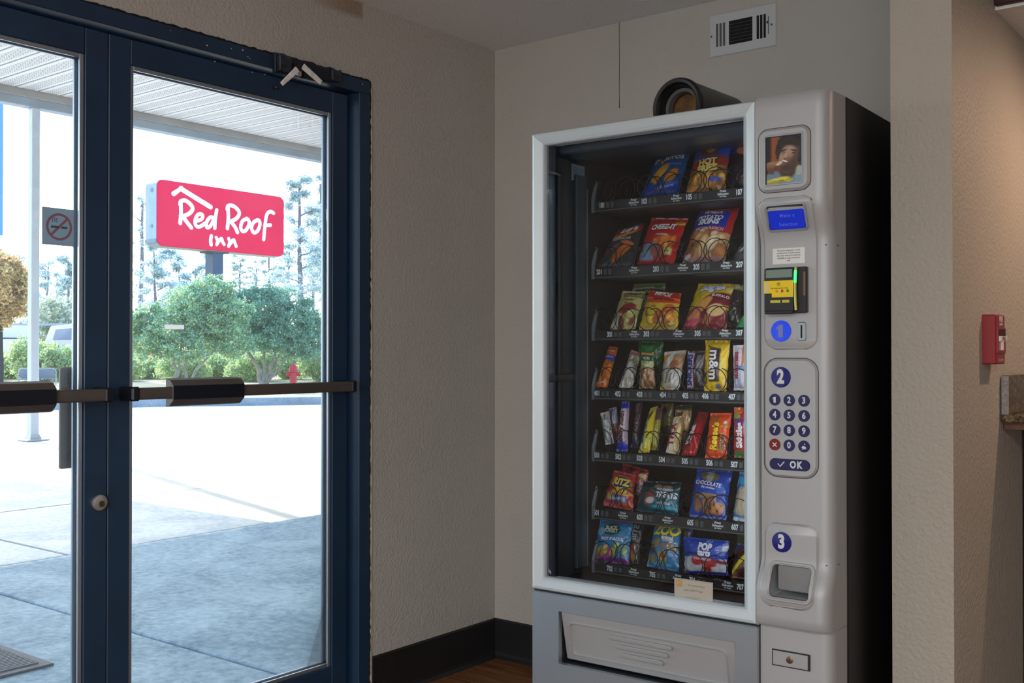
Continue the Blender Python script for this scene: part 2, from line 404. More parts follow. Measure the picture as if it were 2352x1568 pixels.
M_wf = mat('added_frame_white', rgb(220, 220, 216), .4)
wd = empty('added_window_1', (3.3, -6.99, .7)); tag(wd, kind='structure')  # unseen frame added round the front fill light; the wall behind is solid
g = G()
for a, b, c, d in ((1.55, .65, 5.05, .70), (1.55, 2.20, 5.05, 2.25), (1.55, .70, 1.60, 2.20), (5.0, .70, 5.05, 2.20)): g.box(a - 3.3, 0, b - .7, c - 3.3, .05, d - .7)
g.build('added_window_frame', M_wf, wd)
# floor: planks near the machine, bare floor beyond
M_floor = mat('wood_floor', rgb(112, 74, 48), 0.5, noise=0.2, nscale=6)
fl = tag(G().box(-.15, -7.15, -.12, 6.65, 2.65, -.012).build('floor', M_floor), kind='structure')
def wood(name, a, b):
    m = bpy.data.materials.new(name); m.use_nodes = True; n = m.node_tree.nodes; l = m.node_tree.links; bs = n['Principled BSDF']
    oi = n.new('ShaderNodeObjectInfo'); ge = n.new('ShaderNodeNewGeometry'); mp = n.new('ShaderNodeMapping'); mp.inputs['Scale'].default_value = (1.2, 14, 1)
    l.new(ge.outputs['Position'], mp.inputs[0]); ad = n.new('ShaderNodeVectorMath'); l.new(mp.outputs[0], ad.inputs[0])
    sc = n.new('ShaderNodeVectorMath'); sc.operation = 'SCALE'; sc.inputs['Scale'].default_value = 37; cx = n.new('ShaderNodeCombineXYZ'); l.new(oi.outputs['Random'], cx.inputs[0])
    l.new(cx.outputs[0], sc.inputs[0]); l.new(sc.outputs[0], ad.inputs[1])
    t = n.new('ShaderNodeTexNoise'); t.inputs['Scale'].default_value = 2.2; t.inputs['Detail'].default_value = 8; t.inputs['Distortion'].default_value = 1.0
    l.new(ad.outputs[0], t.inputs['Vector']); cr = n.new('ShaderNodeValToRGB'); cr.color_ramp.elements[0].position = .35; cr.color_ramp.elements[1].position = .65
    cr.color_ramp.elements[0].color = (*a, 1); cr.color_ramp.elements[1].color = (*b, 1); l.new(t.outputs['Fac'], cr.inputs[0])
    l.new(cr.outputs[0], bs.inputs['Base Color']); bs.inputs['Roughness'].default_value = .42
    return m
M_plank = wood('oak_plank', rgb(104, 62, 36), rgb(146, 98, 62))
pk = G().box(0, 0, -.012, 1.216, .148, 0).build('plank', M_plank, fl, bevel=.0018)
rr = random.Random(7); first = True
for j in range(24):
    x = 0.0; L_ = rr.uniform(.25, 1.2)
    while x < 3.2:
        o = pk if first else pk.copy()
        if not first: COL.objects.link(o); o.parent = fl
        first = False; o.location = (x, -.15 * (j + 1), 0); o.scale = (L_ / 1.219, 1, 1); x += L_; L_ = 1.219
# cove base
def cove(path, name):
    g = G(); prof = [(0, 0), (.016, 0), (.0135, .004), (.007, .012), (.0035, .024), (.003, .150), (0, .157)]
    for (a, b, nx, ny) in path:
        n = len(prof); vs = [(a[0] + nx * p, a[1] + ny * p, z) for p, z in prof] + [(b[0] + nx * p, b[1] + ny * p, z) for p, z in prof]
        g.add(vs, [tuple(range(n)), tuple(range(2 * n - 1, n - 1, -1))] + [(i, i + n, (i + 1) % n + n, (i + 1) % n) for i in range(n)])
    return tag(g.build(name, M_base, smooth=False), kind='structure')
cove([((0, -.684), (0, 0), 1, 0)], 'baseboard_left')
cove([((0, 0), (1.8, 0), 0, -1)], 'baseboard_back')
cove([((1.8, -.665), (1.946, -.665), 0, -1)], 'baseboard_partition')

# ------------------------------------------------------------------ entrance doors
tr = empty('trim_1', (0, -1.697, 0)); tag(tr, kind='structure')
g = G().box(-.11, -2.69, 2.125, .006, -.703, 2.172).box(-.11, -.755, 0, .006, -.703, 2.125).box(-.11, -2.69, 0, .006, -2.638, 2.125)
ab(g, 'door_frame', M_navy, tr, bevel=.002)
ab(G().box(-.11, -2.638, 2.108, -.06, -.755, 2.125).box(-.11, -.80, 0.0, -.06, -.755, 2.108), 'door_stop', M_navy2, tr)
ab(G().box(-.13, -2.638, 0, .02, -.755, .012), 'threshold', M_steel, tr, bevel=.003)
# ragged dark caulk line round the frame
g = G(); rr = random.Random(3)
def caulk(a, b, n):
    pts = []
    for i in range(n + 1):
        t = i / n; pts.append((.003 + rr.uniform(-.001, .001), a[0] + (b[0] - a[0]) * t + rr.uniform(-.0015, .0015), a[1] + (b[1] - a[1]) * t + rr.uniform(-.0015, .0015)))
    g.tube(pts, [.0034 + rr.uniform(-.0014, .0014) for _ in pts], 6)
caulk((-2.69, 2.174), (-.703, 2.174), 190); caulk((-.7025, 2.174), (-.7025, 0), 190)
ab(g, 'caulk_line', mat('dark_caulk', rgb(22, 22, 26), .8), tr)
caulk2 = G(); rr = random.Random(8)
for (yy, z0, z1) in ((-.693, 2.15, 0.0),):
    pts = [(.001, yy + rr.uniform(-.002, .002), z0 + (z1 - z0) * i / 70) for i in range(71)]
    caulk2.tube(pts, .0035, 6)
ab(caulk2, 'plaster_edge', mat('pale_plaster_edge', rgb(214, 203, 184), .7), tr)

def leaf(name, y0, y1, bar):
    rt = empty(name, (-.02, (y0 + y1) / 2, 0)); tag(rt, kind='structure')
    xf, xb = -.004, -.049; sw = .069; z0, z1 = .016, 2.106; gb, gt = .165, 2.034
    for a, b in ((y0, y0 + sw), (y1 - sw, y1)): ab(G().box(xb, a + .0015, z0, xf, b, z1), 'stile', M_navy, rt, bevel=.002)
    for a, b in ((z0, gb), (gt, z1)): ab(G().box(xb, y0 + sw, a, xf, y1 - sw, b), 'rail', M_navy, rt, bevel=.002)
    bd = .012
    for x in (-.018, -.046):
        for a, b, c, d in ((y0 + sw, gb, y0 + sw + bd, gt), (y1 - sw - bd, gb, y1 - sw, gt), (y0 + sw + bd, gb, y1 - sw - bd, gb + bd), (y0 + sw + bd, gt - bd, y1 - sw - bd, gt)):
            ab(G().box(x, a, b, x + .008, c, d), 'glazing_bead', M_bead, rt, bevel=.001)
    ab(G().box(-.031, y0 + sw, gb, -.027, y1 - sw, gt), 'glass', M_glassdoor, rt)
    # push bar with its wide pad
    zb = 1.108; by0, by1, p0, p1 = bar
    b_ = G().plate(rrect(-.017, .017, -.011, .011, .006, 3), lambda a, c, e: (.052 + c, e, zb + a), by0, by1)
    bo = ab(b_, 'push_bar', M_bronze, rt, smooth=True)
    for yy in (by0, by1):
        s = 1 if yy == by0 else -1
        ab(G().box(-.004, yy - .004 * s, zb - .02, .066, yy + .022 * s, zb + .02), 'end_mount', M_bronze_d, bo, bevel=.005)
    prof = [(-.041, .030), (-.038, .048), (-.020, .069), (-.0195, .066), (.0195, .066), (.020, .069), (.036, .052), (.041, .030)]
    ab(G().prism(prof, lambda a, c, e: (c, e, zb + a), p0, p1), 'push_pad', M_bronze, bo, bevel=.0012)
    ab(G().box(.064, p0 + .001, zb - .0195, .0685, p1 - .001, zb + .0195), 'pad_insert', M_bronze_d, bo)
    return rt
d1 = leaf('door_1', -1.697, -.802, (-1.66, -.822, -1.536, -1.288))
d2 = leaf('door_2', -2.592, -1.698, (-2.57, -1.722, -2.14, -1.882))
# lock cylinder on the left leaf
yl, zl = -1.722, .812
g = G().lathe([(.0, .0), (.021, 0), (.0225, .004), (.021, .010), (.015, .012), (.0, .012)], (-.004, yl, zl), (1, 0, 0), 26, cap=False)
lk = ab(g, 'lock_cylinder', M_steel, d2, smooth=True)
ab(G().lathe([(0, 0), (.009, 0), (.009, .0015), (0, .0015)], (.0078, yl + .002, zl - .003), (1, 0, 0), 18, cap=False), 'key_plug', mat('brass_dark', rgb(120, 104, 84), .4, metal=.8), lk)
ab(G().box(.0093, yl + .001, zl - .009, .0099, yl + .003, zl + .002), 'keyway', flat(20, 20, 20), lk)
# pull plate on the street side of the left leaf
ab(G().plate(rrect(-1.797, -1.729, .905, 1.182, .006, 3), lambda a, b, c: (c, a, b), -.078, -.070, .002), 'pull_plate', M_bronze, d2)
ab(G().box(-.075, -1.775, .93, -.05, -1.755, .945).box(-.075, -1.775, 1.14, -.05, -1.755, 1.155), 'pull_bracket', M_bronze_d, d2)

# what is left of the door closer, above the right leaf
dc = empty('door_closer', (.006, -1.0, 2.15)); tag(dc, 'old door closer with two bare pale arms on the navy door header', 'door closer')
prof = []; rr = random.Random(11)
top = [(-1.135 + .285 * i / 16, 2.176 + rr.uniform(-.003, .005)) for i in range(17)]
bot = [(-.850 - .285 * i / 16, 2.112 + .03 * (1 - i / 16) ** 1.5 + rr.uniform(-.003, .003)) for i in range(17)]
ab(G().plate(top + bot, lambda a, b, c: (c, a, b), .006, .019, .003), 'mounting_plate', M_navy2, dc)
ab(G().plate(rrect(-1.128, -1.075, 2.118, 2.172, .006, 3), lambda a, b, c: (c, a, b), .015, .034, .004), 'end_block', mat('worn_dark_metal', rgb(58, 62, 72), .45, metal=.4, noise=.5, nscale=60, bump=.4, bscale=80), dc)
ab(G().plate(rrect(-.90, -.855, 2.135, 2.172, .005, 3), lambda a, b, c: (c, a, b), .015, .028, .004), 'end_block', bpy.data.materials['worn_dark_metal'], dc)
ab(G().lathe([(.016, 0), (.016, .022), (.012, .026), (.012, .034), (.007, .036)], (.012, -1.057, 2.142), (1, 0, -.35), 18), 'pivot', mat('dark_pivot', rgb(66, 58, 56), .4, metal=.7), dc, smooth=True)
ab(G().plate(rrect(-1.067, -1.047, 2.112, 2.135, .003, 2), lambda a, b, c: (c, a, b), .03, .045, .002), 'pivot_nut', M_steel, dc)
def arm(p, q, w0, w1, x0, x1, nm, m):
    dx, dy = q[0] - p[0], q[1] - p[1]; L = math.hypot(dx, dy); nx, ny = -dy / L, dx / L; g = G()
    vs = []
    for (pt, w, x) in ((p, w0, x0), (q, w1, x1)):
        for s in (-1, 1):
            for t in (0, .005): vs.append((x + t, pt[0] + nx * w * s, pt[1] + ny * w * s))
    g.add(vs, [(0, 1, 3, 2), (4, 6, 7, 5), (0, 4, 5, 1), (2, 3, 7, 6), (1, 5, 7, 3), (0, 2, 6, 4)])
    return ab(g, nm, m, dc, bevel=.0015)
M_arm = mat('bare_metal_arm', rgb(238, 236, 232), .5, metal=.1, noise=.2, nscale=70)
arm((-1.067, 2.132), (-1.112, 2.078), .010, .007, .045, .02, 'arm', M_arm)
arm((-1.046, 2.146), (-.980, 2.103), .011, .0085, .045, .06, 'arm', M_arm)
ab(G().lathe([(.007, 0), (.008, .006), (.004, .010)], (.0, -1.117, 2.070), (1, 0, 0), 12), 'arm_pin', M_navy2, dc)
ab(G().plate(rrect(-1.018, -.965, 2.118, 2.140, .003, 2), lambda a, b, c: (c, a, b), .012, .024, .002), 'arm_stub', M_navy2, dc)

g = G(); rr = random.Random(21)
for px, py, r_ in ((392, 70, 1.2), (476, 104, 2.4), (494, 141, 1.8), (532, 111, 1.6), (558, 115, 2.6), (570, 130, 1.4), (609, 171, 1.8), (580, 166, 1.4), (574, 134, 1.2), (833, 193, 2.0)):
    q = onX(px, py, .0075); g.plate([(q[1] + r_ * .0014 * rr.uniform(.7, 1.2) * math.cos(k), q[2] + r_ * .0012 * rr.uniform(.7, 1.2) * math.sin(k)) for k in (0, 1, 2.1, 3.1, 4.2, 5.2)], lambda a, b, c: (c, a, b), .0055, .0075)
sk = ab(g, 'paint_speck', flat(190, 186, 176), tr); sk['kind'] = 'stuff'
# stickers on the glass
def thin_film(name, c, f):
    m = bpy.data.materials.new(name); m.use_nodes = True; n = m.node_tree.nodes; l = m.node_tree.links
    b = n['Principled BSDF']; b.inputs['Base Color'].default_value = (*c, 1); t = n.new('ShaderNodeBsdfTranslucent'); t.inputs[0].default_value = (*c, 1)
    x = n.new('ShaderNodeMixShader'); x.inputs[0].default_value = f; l.new(b.outputs[0], x.inputs[1]); l.new(t.outputs[0], x.inputs[2]); l.new(x.outputs[0], n['Material Output'].inputs[0]); return m
ns = empty('no_smoking_sticker', (-.0265, -1.827, 1.51)); tag(ns, 'square grey no smoking sticker on the glass of the left door', 'sticker')
fg = lambda a, b, c: (-.0265 + c, -1.8265 + a, 1.559 + b)
ab(G().plate(rrect(-.0475, .0425, -.050, .050, .001, 1), fg, 0, .0006), 'backing', thin_film('sticker_film', (.40, .50, .58), .5), ns)
ring = G(); n = 40
vs = [fg(r_ * math.cos(2 * math.pi * k / n), r_ * math.sin(2 * math.pi * k / n), .0009) for r_ in (.0365, .0300) for k in range(n)]
ring.add(vs, [(k, (k + 1) % n, n + (k + 1) % n, n + k) for k in range(n)])
stroke(ring, [(-.0225, -.0225), (.0225, .0225)], .0065, fg, .0006, .0010, 2)
M_sr = flat(146, 104, 122)
ab(ring, 'prohibition_ring', M_sr, ns)
g = G().plate([(-.023, -.004), (.0, -.004), (.0, .002), (-.023, .002)], fg, .0006, .0011).plate([(.006, -.004), (.023, -.004), (.023, .002), (.006, .002)], fg, .0006, .0008)
for k in range(3): stroke(g, smoothpts([(-.020 + k * .006, .012), (-.017 + k * .006, .016), (-.020 + k * .006, .020), (-.016 + k * .006, .024)], 3), .0016, fg, .0006, .0009, 2)
ab(g, 'cigarette_symbol', flat(76, 92, 104), ns)
def thin_paper():
    m = bpy.data.materials.new('thin_white_paper'); m.use_nodes = True; n = m.node_tree.nodes; l = m.node_tree.links
    b = n['Principled BSDF']; b.inputs['Base Color'].default_value = (.9, .9, .9, 1); t = n.new('ShaderNodeBsdfTranslucent'); t.inputs[0].default_value = (.95, .95, .95, 1)
    x = n.new('ShaderNodeMixShader'); x.inputs[0].default_value = .75; l.new(b.outputs[0], x.inputs[1]); l.new(t.outputs[0], x.inputs[2]); l.new(x.outputs[0], n['Material Output'].inputs[0]); return m
st = ab(G().plate(rrect(-1.503, -1.437, 1.291, 1.3045, .001, 1), lambda a, b, c: (c, a, b), -.0265, -.0259), 'paper_strip', thin_paper())
tag(st, 'narrow white paper strip stuck on the right door glass', 'sticker')
# ================================================================== outdoors
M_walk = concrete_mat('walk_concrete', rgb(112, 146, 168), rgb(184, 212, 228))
M_drive_a = concrete_mat('dark_drive_concrete', rgb(108, 124, 138), rgb(156, 166, 174))  # darker blue-grey tone used on part of the drive
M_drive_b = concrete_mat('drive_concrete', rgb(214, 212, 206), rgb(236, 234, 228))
gr = tag(G().box(-150, -90, -.6, -.15, 120, -.035).build('ground', concrete_mat('ground_base', rgb(90, 92, 92), rgb(120, 120, 118))), kind='structure')
J = .011
def slab(x0, x1, y0, y1, m, z=0.0, j=J):
    o = G().box(x0 + j, y0 + j, -.06, x1 - j, y1 - j, z).build('concrete_slab', m, gr, bevel=.006); return o
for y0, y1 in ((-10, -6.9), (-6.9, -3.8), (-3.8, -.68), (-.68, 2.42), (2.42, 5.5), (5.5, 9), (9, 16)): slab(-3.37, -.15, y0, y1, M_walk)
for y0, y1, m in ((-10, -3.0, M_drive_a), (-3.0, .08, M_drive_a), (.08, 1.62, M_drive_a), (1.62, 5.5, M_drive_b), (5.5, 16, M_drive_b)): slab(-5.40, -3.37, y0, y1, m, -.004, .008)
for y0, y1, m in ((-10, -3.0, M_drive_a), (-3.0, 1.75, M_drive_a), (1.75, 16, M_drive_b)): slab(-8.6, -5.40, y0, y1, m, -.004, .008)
G().box(-60, -60, -.3, -8.6, 14, -.005).box(-60, 14, -.3, -.2, 60, -.005).box(-8.6, -60, -.3, -.2, -10, -.005).build('asphalt', M_drive_b, gr)

# door mat outside
dm = empty('doormat', (-1.9, -1.9, 0)); tag(dm, 'grey ribbed rubber doormat on the walk outside the left door', 'doormat')
M_mat = mat('ribbed_mat', rgb(96, 104, 114), .8, noise=.2, nscale=60)
ab(G().box(-2.5, -2.6, 0, -1.28, -1.15, .010), 'mat_border', mat('mat_edge', rgb(66, 72, 84), .7), dm, bevel=.004)
g = G(); x = -2.46
while x < -1.325: g.box(x, -2.56, .009, x + .012, -1.19, .0145); x += .020
ab(g, 'rib', M_mat, dm)['kind'] = 'stuff'

# canopy over the drive
cn = empty('canopy_1', (-11.5, 3, 0)); tag(cn, kind='structure')
def soffit_mat():
    m = bpy.data.materials.new('perforated_vinyl'); m.use_nodes = True; n = m.node_tree.nodes; l = m.node_tree.links; b = n['Principled BSDF']
    b.inputs['Roughness'].default_value = .5
    tc = n.new('ShaderNodeTexCoord'); sp = n.new('ShaderNodeSeparateXYZ'); l.new(tc.outputs['Object'], sp.inputs[0])
    def mth(op, a, b_=None, v=None):
        k = n.new('ShaderNodeMath'); k.operation = op; l.new(a, k.inputs[0])
        if b_ is not None: l.new(b_, k.inputs[1])
        if v is not None: k.inputs[1].default_value = v
        return k.outputs[0]
    fx = mth('SUBTRACT', mth('FRACT', mth('MULTIPLY', sp.outputs[0], v=1 / .056)), v=.5)
    fy = mth('SUBTRACT', mth('FRACT', mth('MULTIPLY', sp.outputs[1], v=1 / .031)), v=.5)
    mx = mth('MULTIPLY', fx, v=.056); my = mth('MULTIPLY', fy, v=.031)
    dd = mth('ADD', mth('MULTIPLY', mx, mx), mth('MULTIPLY', my, my))
    hole = mth('LESS_THAN', dd, v=.0100 ** 2 * 1.5)
    ins = mth('LESS_THAN', mth('ABSOLUTE', mth('SUBTRACT', sp.outputs[1], v=.152)), v=.088)
    f = mth('MULTIPLY', hole, ins)
    x = n.new('ShaderNodeMixRGB'); l.new(f, x.inputs[0]); x.inputs[1].default_value = (*rgb(200, 198, 194), 1); x.inputs[2].default_value = (*rgb(40, 42, 44), 1)
    l.new(x.outputs[0], b.inputs['Base Color']); return m
M_sof = soffit_mat()
M_vw = mat('white_vinyl', rgb(232, 232, 228), .5, noise=.05)
# one vinyl panel: flat face with a dropped lip along each long edge
pp = [(.0, .045), (.0, .0), (.287, .0), (.287, .045)]
sp0 = G().prism(pp, lambda a, b, c: (c, a, b), 0, 11.28).build('soffit_panel', M_sof, cn)
y = 2.86 - .32 * 42; k = 0
while y < 16:
    o = sp0 if k == 0 else sp0.copy()
    if k: COL.objects.link(o); o.parent = cn
    o.location = (-11.45 + 11.5, y - 3, 4.83); y += .32; k += 1
ab(G().box(-11.6, -10.6, 4.88, -.15, 16.2, 5.05), 'roof_deck', mat('deck_groove_shade', rgb(34, 36, 38), .8), cn)  # deck coloured near black to put shade into the grooves between panels
M_beam_u = mat('grey_beam', rgb(142, 138, 134), .6, noise=.12, nscale=3)
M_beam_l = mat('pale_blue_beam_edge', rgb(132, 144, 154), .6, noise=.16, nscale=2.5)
ab(G().box(-11.62, -10.6, 4.725, -11.47, 16.2, 4.90), 'beam', M_beam_u, cn, bevel=.006)
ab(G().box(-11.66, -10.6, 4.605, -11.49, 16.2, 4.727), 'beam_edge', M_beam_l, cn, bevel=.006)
M_post = mat('white_post', rgb(180, 188, 198), .45, noise=.06, nscale=4)
def post(y):
    r_ = empty('canopy_post', (-11.55, y, 0))
    G().box(-.058, -.058, .05, .058, .058, 4.605).build('shaft', M_post, r_, bevel=.008)
    G().box(-.16, -.16, 0, .16, .16, .02).build('base_plate', M_post, r_, bevel=.004)
    b = G(); b.add([(-.085, -.085, .02), (.085, -.085, .02), (.085, .085, .02), (-.085, .085, .02), (-.06, -.06, .09), (.06, -.06, .09), (.06, .06, .09), (-.06, .06, .09)],
              [(0, 3, 2, 1), (4, 5, 6, 7), (0, 1, 5, 4), (1, 2, 6, 5), (2, 3, 7, 6), (3, 0, 4, 7)]); b.build('base_flare', M_post, r_)
    return r_
tag(post(4.12), 'tall slim white post holding up the canopy, beyond the left door', 'post')
tag(post(-5.5), 'white canopy post out of sight to the left of the doors', 'post')
tag(post(13.4), 'white canopy post out of sight behind the wall', 'post')
# outside face of the building
tag(G().box(-.17, -12, 2.6, 6.7, 16, 4.9).box(-.17, .15, 0, 0, 16, 2.6).box(-.17, -12, 0, 0, -7.15, 2.6).build('wall_outside', M_wall), kind='structure')

# kerb and verge across the drive
kp = [(-21, -20), (-20, -8), (-19.5, 3.7), (-18.5, 9.7), (-16.9, 12.1), (-15.2, 14.6), (-12, 18), (-6, 23), (-1, 34), (2, 60), (2, 110)]
g = G()
kp = smoothpts(kp, 5)
def offs(pts, d):
    out = []
    for i, p in enumerate(pts):
        a = np.array(pts[max(i - 1, 0)]); b = np.array(pts[min(i + 1, len(pts) - 1)]); t = (b - a) / np.linalg.norm(b - a); out.append(tuple(np.array(p) + np.array([-t[1], t[0]]) * d))
    return out
A, B = kp, offs(kp, .16); n = len(A)
vs = [(x, y, z) for pl, z in ((A, -.1), (A, .17), (B, .185), (B, -.1)) for x, y in pl]; fs = []
for r_ in range(3):
    for i in range(n - 1): fs.append((r_ * n + i, r_ * n + i + 1, (r_ + 1) * n + i + 1, (r_ + 1) * n + i))
g.add(vs, fs); tag(g.build('kerb_1', concrete_mat('kerb_concrete', rgb(130, 146, 160), rgb(168, 180, 190))), kind='structure')
Cc = [(x - 160, y + 32) for x, y in B]; vs = [(x, y, .18) for x, y in B] + [(x, y, 1.15) for x, y in Cc]
vg = G().add(vs, [(i, i + 1, n + i + 1, n + i) for i in range(n - 1)])
M_grass = concrete_mat('dry_grass', rgb(168, 158, 116), rgb(214, 200, 160))
tag(vg.build('verge', M_grass), kind='structure')
BP = np.array(B)
def gz(x, y):
    """height of the verge"""
    ts = np.linspace(0, 1, 161); d = [np.min(np.hypot(BP[:, 0] - (x + 160 * t), BP[:, 1] - (y - 32 * t))) for t in ts]
    return .18 + float(ts[int(np.argmin(d))]) * .97

# fire hydrant
hx = atD(673.5, 886, 31.3); hz = gz(hx[0], hx[1]) - .01
hy = empty('fire_hydrant', (hx[0], hx[1], hz)); tag(hy, 'red fire hydrant on the dry grass beside the kerb, in front of the shrubs', 'fire hydrant')
M_hyd = mat('hydrant_red', rgb(214, 34, 52), .45)
G().lathe([(.16, 0), (.16, .04), (.105, .05), (.105, .40), (.14, .42), (.14, .45), (.12, .46)], n=18).build('barrel', M_hyd, hy, smooth=True)
G().lathe([(.135, .46), (.125, .53), (.09, .60), (.04, .64), (.03, .69), (.0, .69)], n=18).build('bonnet', M_hyd, hy, smooth=True)
for s in (-1, 1): G().lathe([(.05, .08), (.05, .16), (.065, .165), (.065, .19), (.03, .2)], (0, 0, .35), (s * .6, s * .8, 0), 12).build('nozzle', M_hyd, hy, smooth=True)

# ------------------------------------------------------------------ plants
M_leaf = attr_mat('leaf', rough=.55, spec=.3, translucent=.45)
M_bark = mat('bark', rgb(156, 146, 138), .85, noise=.25, nscale=5)
M_bark2 = mat('pine_bark', rgb(126, 122, 130), .9, noise=.2, nscale=2)
def foliage(blobs, leaf_s, pal, seed, name='foliage', parent=None, shell=.4, gap=-.12, gapf=6.0):
    rg = np.random.default_rng(seed); P = []; Cn = []
    for (cx, cy, cz, rx, ry, rz, n_) in blobs:
        d = rg.normal(size=(n_, 3)); d /= np.linalg.norm(d, axis=1)[:, None]; rad = (shell + (1 - shell) * rg.random(n_)) ** .8
        wob = 1 + .18 * np.sin(d[:, 0] * 5 + cx) * np.cos(d[:, 2] * 6 + cy) + .12 * np.sin(d[:, 1] * 9 + cz)
        p = d * (rad * wob)[:, None] * np.array([rx, ry, rz]) + np.array([cx, cy, cz])
        q = p * gapf; keep = (np.sin(q[:, 0] * 1.0 + 3 * np.sin(q[:, 2] * .7)) * np.sin(q[:, 1] * 1.1 + 2 * np.cos(q[:, 0] * .8)) * np.sin(q[:, 2] * 1.3 + q[:, 0] * .5) + rg.normal(size=n_) * .16) > gap; p = p[keep]; n_ = len(p); P.append(p)
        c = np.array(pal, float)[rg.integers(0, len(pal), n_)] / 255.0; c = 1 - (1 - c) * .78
        Cn.append(np.clip(c * rg.uniform(.8, 1.15, (n_, 1)), 0, 1))
    P = np.concatenate(P); Cn = np.concatenate(Cn); N = len(P)
    a = rg.normal(size=(N, 3)); a /= np.linalg.norm(a, axis=1)[:, None]; b = rg.normal(size=(N, 3)); b -= (b * a).sum(1)[:, None] * a; b /= np.linalg.norm(b, axis=1)[:, None]
    s = leaf_s * rg.uniform(.55, 1.35, (N, 1)); a *= s; b *= s * .55
    V = np.stack([P - a, P - b * .9, P + a, P + b * .9], 1).reshape(-1, 3)
    me = bpy.data.meshes.new(name); me.vertices.add(4 * N); me.vertices.foreach_set('co', V.astype(np.float32).ravel())
    me.loops.add(4 * N); me.loops.foreach_set('vertex_index', np.arange(4 * N, dtype=np.int32))
    me.polygons.add(N); me.polygons.foreach_set('loop_start', np.arange(0, 4 * N, 4, dtype=np.int32)); me.update(calc_edges=True)
    L_ = np.where(Cn <= .04045, Cn / 12.92, ((Cn + .055) / 1.055) ** 2.4)
    setcol(me, np.repeat(L_, 4, axis=0))
    o = link(name, me, M_leaf, parent)
    if parent: o['kind'] = 'stuff'
    return o
def limb(g, p, q, r0, r1, wob, rg, k=5):
    p, q = np.array(p, float), np.array(q, float); pts = [p + (q - p) * i / k + (rg.normal(size=3) * wob if 0 < i < k else 0) for i in range(k + 1)]
    g.tube(pts, [r0 + (r1 - r0) * i / k for i in range(k + 1)], 7)
def big_shrub(base, blobs, stems, seed, pal, label):
    """blobs and stems in metres about the base: (right, back, up) as seen from the door"""
    o = empty('shrub_tree', base); tag(o, label, 'tree')
    fr = np.array([math.cos(R(50)), math.sin(R(50)), 0]); bk = np.array([-fr[1], fr[0], 0])
    W_ = lambda a, b, c: fr * a + bk * b + np.array([0, 0, c])
    rg = np.random.default_rng(seed)
    for (p, q, r0, r1) in stems:
        g = G(); limb(g, W_(*p), W_(*q), r0, r1, .05, rg); g.build('stem', M_bark, o, smooth=True)
    bl = [(*W_(a, b, c), rx, rx, rz, int(n_ * 3.6)) for a, b, c, rx, rz, n_ in blobs]
    for a, b, c, rx, rz, n_ in blobs:                                  # loose sprays that break the outline
        for k in range(4):
            t = rg.uniform(-.3, 3.4); bl.append((*W_(a + math.cos(t) * rx * .95, b + rg.uniform(-.4, .1), c + math.sin(t) * rz * .95), .22, .22, .17, int(n_ * .2)))
    foliage(bl, .037, pal, seed, parent=o, gap=-.06); return o
pal_g = [(110, 168, 130), (130, 184, 142), (146, 196, 152), (92, 150, 124), (164, 208, 156), (120, 174, 148)]
pal_w = [(206, 226, 120), (228, 236, 140), (186, 214, 110), (240, 214, 168), (150, 200, 112), (128, 184, 120)]
b1 = atD(413, 884, 30.4); b1[2] = gz(b1[0], b1[1]) - .02
big_shrub(tuple(b1), [(.55, 0, 2.25, .95, .85, 9000), (1.15, .1, 2.0, .85, .75, 6000), (-.2, 0, 1.75, .95, .65, 6500), (-.9, .1, 1.35, .75, .55, 3500), (-1.15, .2, 1.85, .5, .4, 1800), (1.45, .2, 1.25, .6, .45, 2600), (.15, -.1, 1.15, .9, .4, 3500), (1.0, 0, 2.75, .6, .35, 2200)],
          [((0, 0, 0), (-.25, 0, 1.1), .07, .03), ((.1, 0, 0), (.3, .1, 1.5), .06, .03), ((.05, .05, 0), (1.1, .1, 1.2), .05, .02), ((-.05, 0, .1), (.05, -.1, 1.3), .05, .02)], 5, pal_g + pal_w[:2], 'rounded green shrub tree below the left half of the red roadside sign')
b2 = atD(604, 888, 32.7); b2[2] = gz(b2[0], b2[1]) - .02
big_shrub(tuple(b2), [(0, 0, 2.2, 1.0, .75, 9000), (.9, 0, 1.85, .95, .8, 8000), (-.55, .1, 1.75, .7, .7, 4500), (1.25, .1, 1.25, .65, .5, 3500), (.3, -.1, 1.45, 1.0, .5, 6000), (.25, 0, 2.75, .65, .3, 2200), (1.5, 0, 1.75, .4, .5, 1500)],
          [((0, 0, 0), (-.45, 0, 1.2), .09, .04), ((.05, 0, 0), (.5, 0, 1.25), .08, .03), ((.1, 0, 0), (.85, -.1, .95), .06, .03), ((0, 0, .1), (.1, .1, 1.4), .06, .03), ((.1, 0, .1), (.7, .1, 1.2), .05, .02)], 9, pal_g, 'wide green shrub tree below the right end of the red roadside sign, by the hydrant')
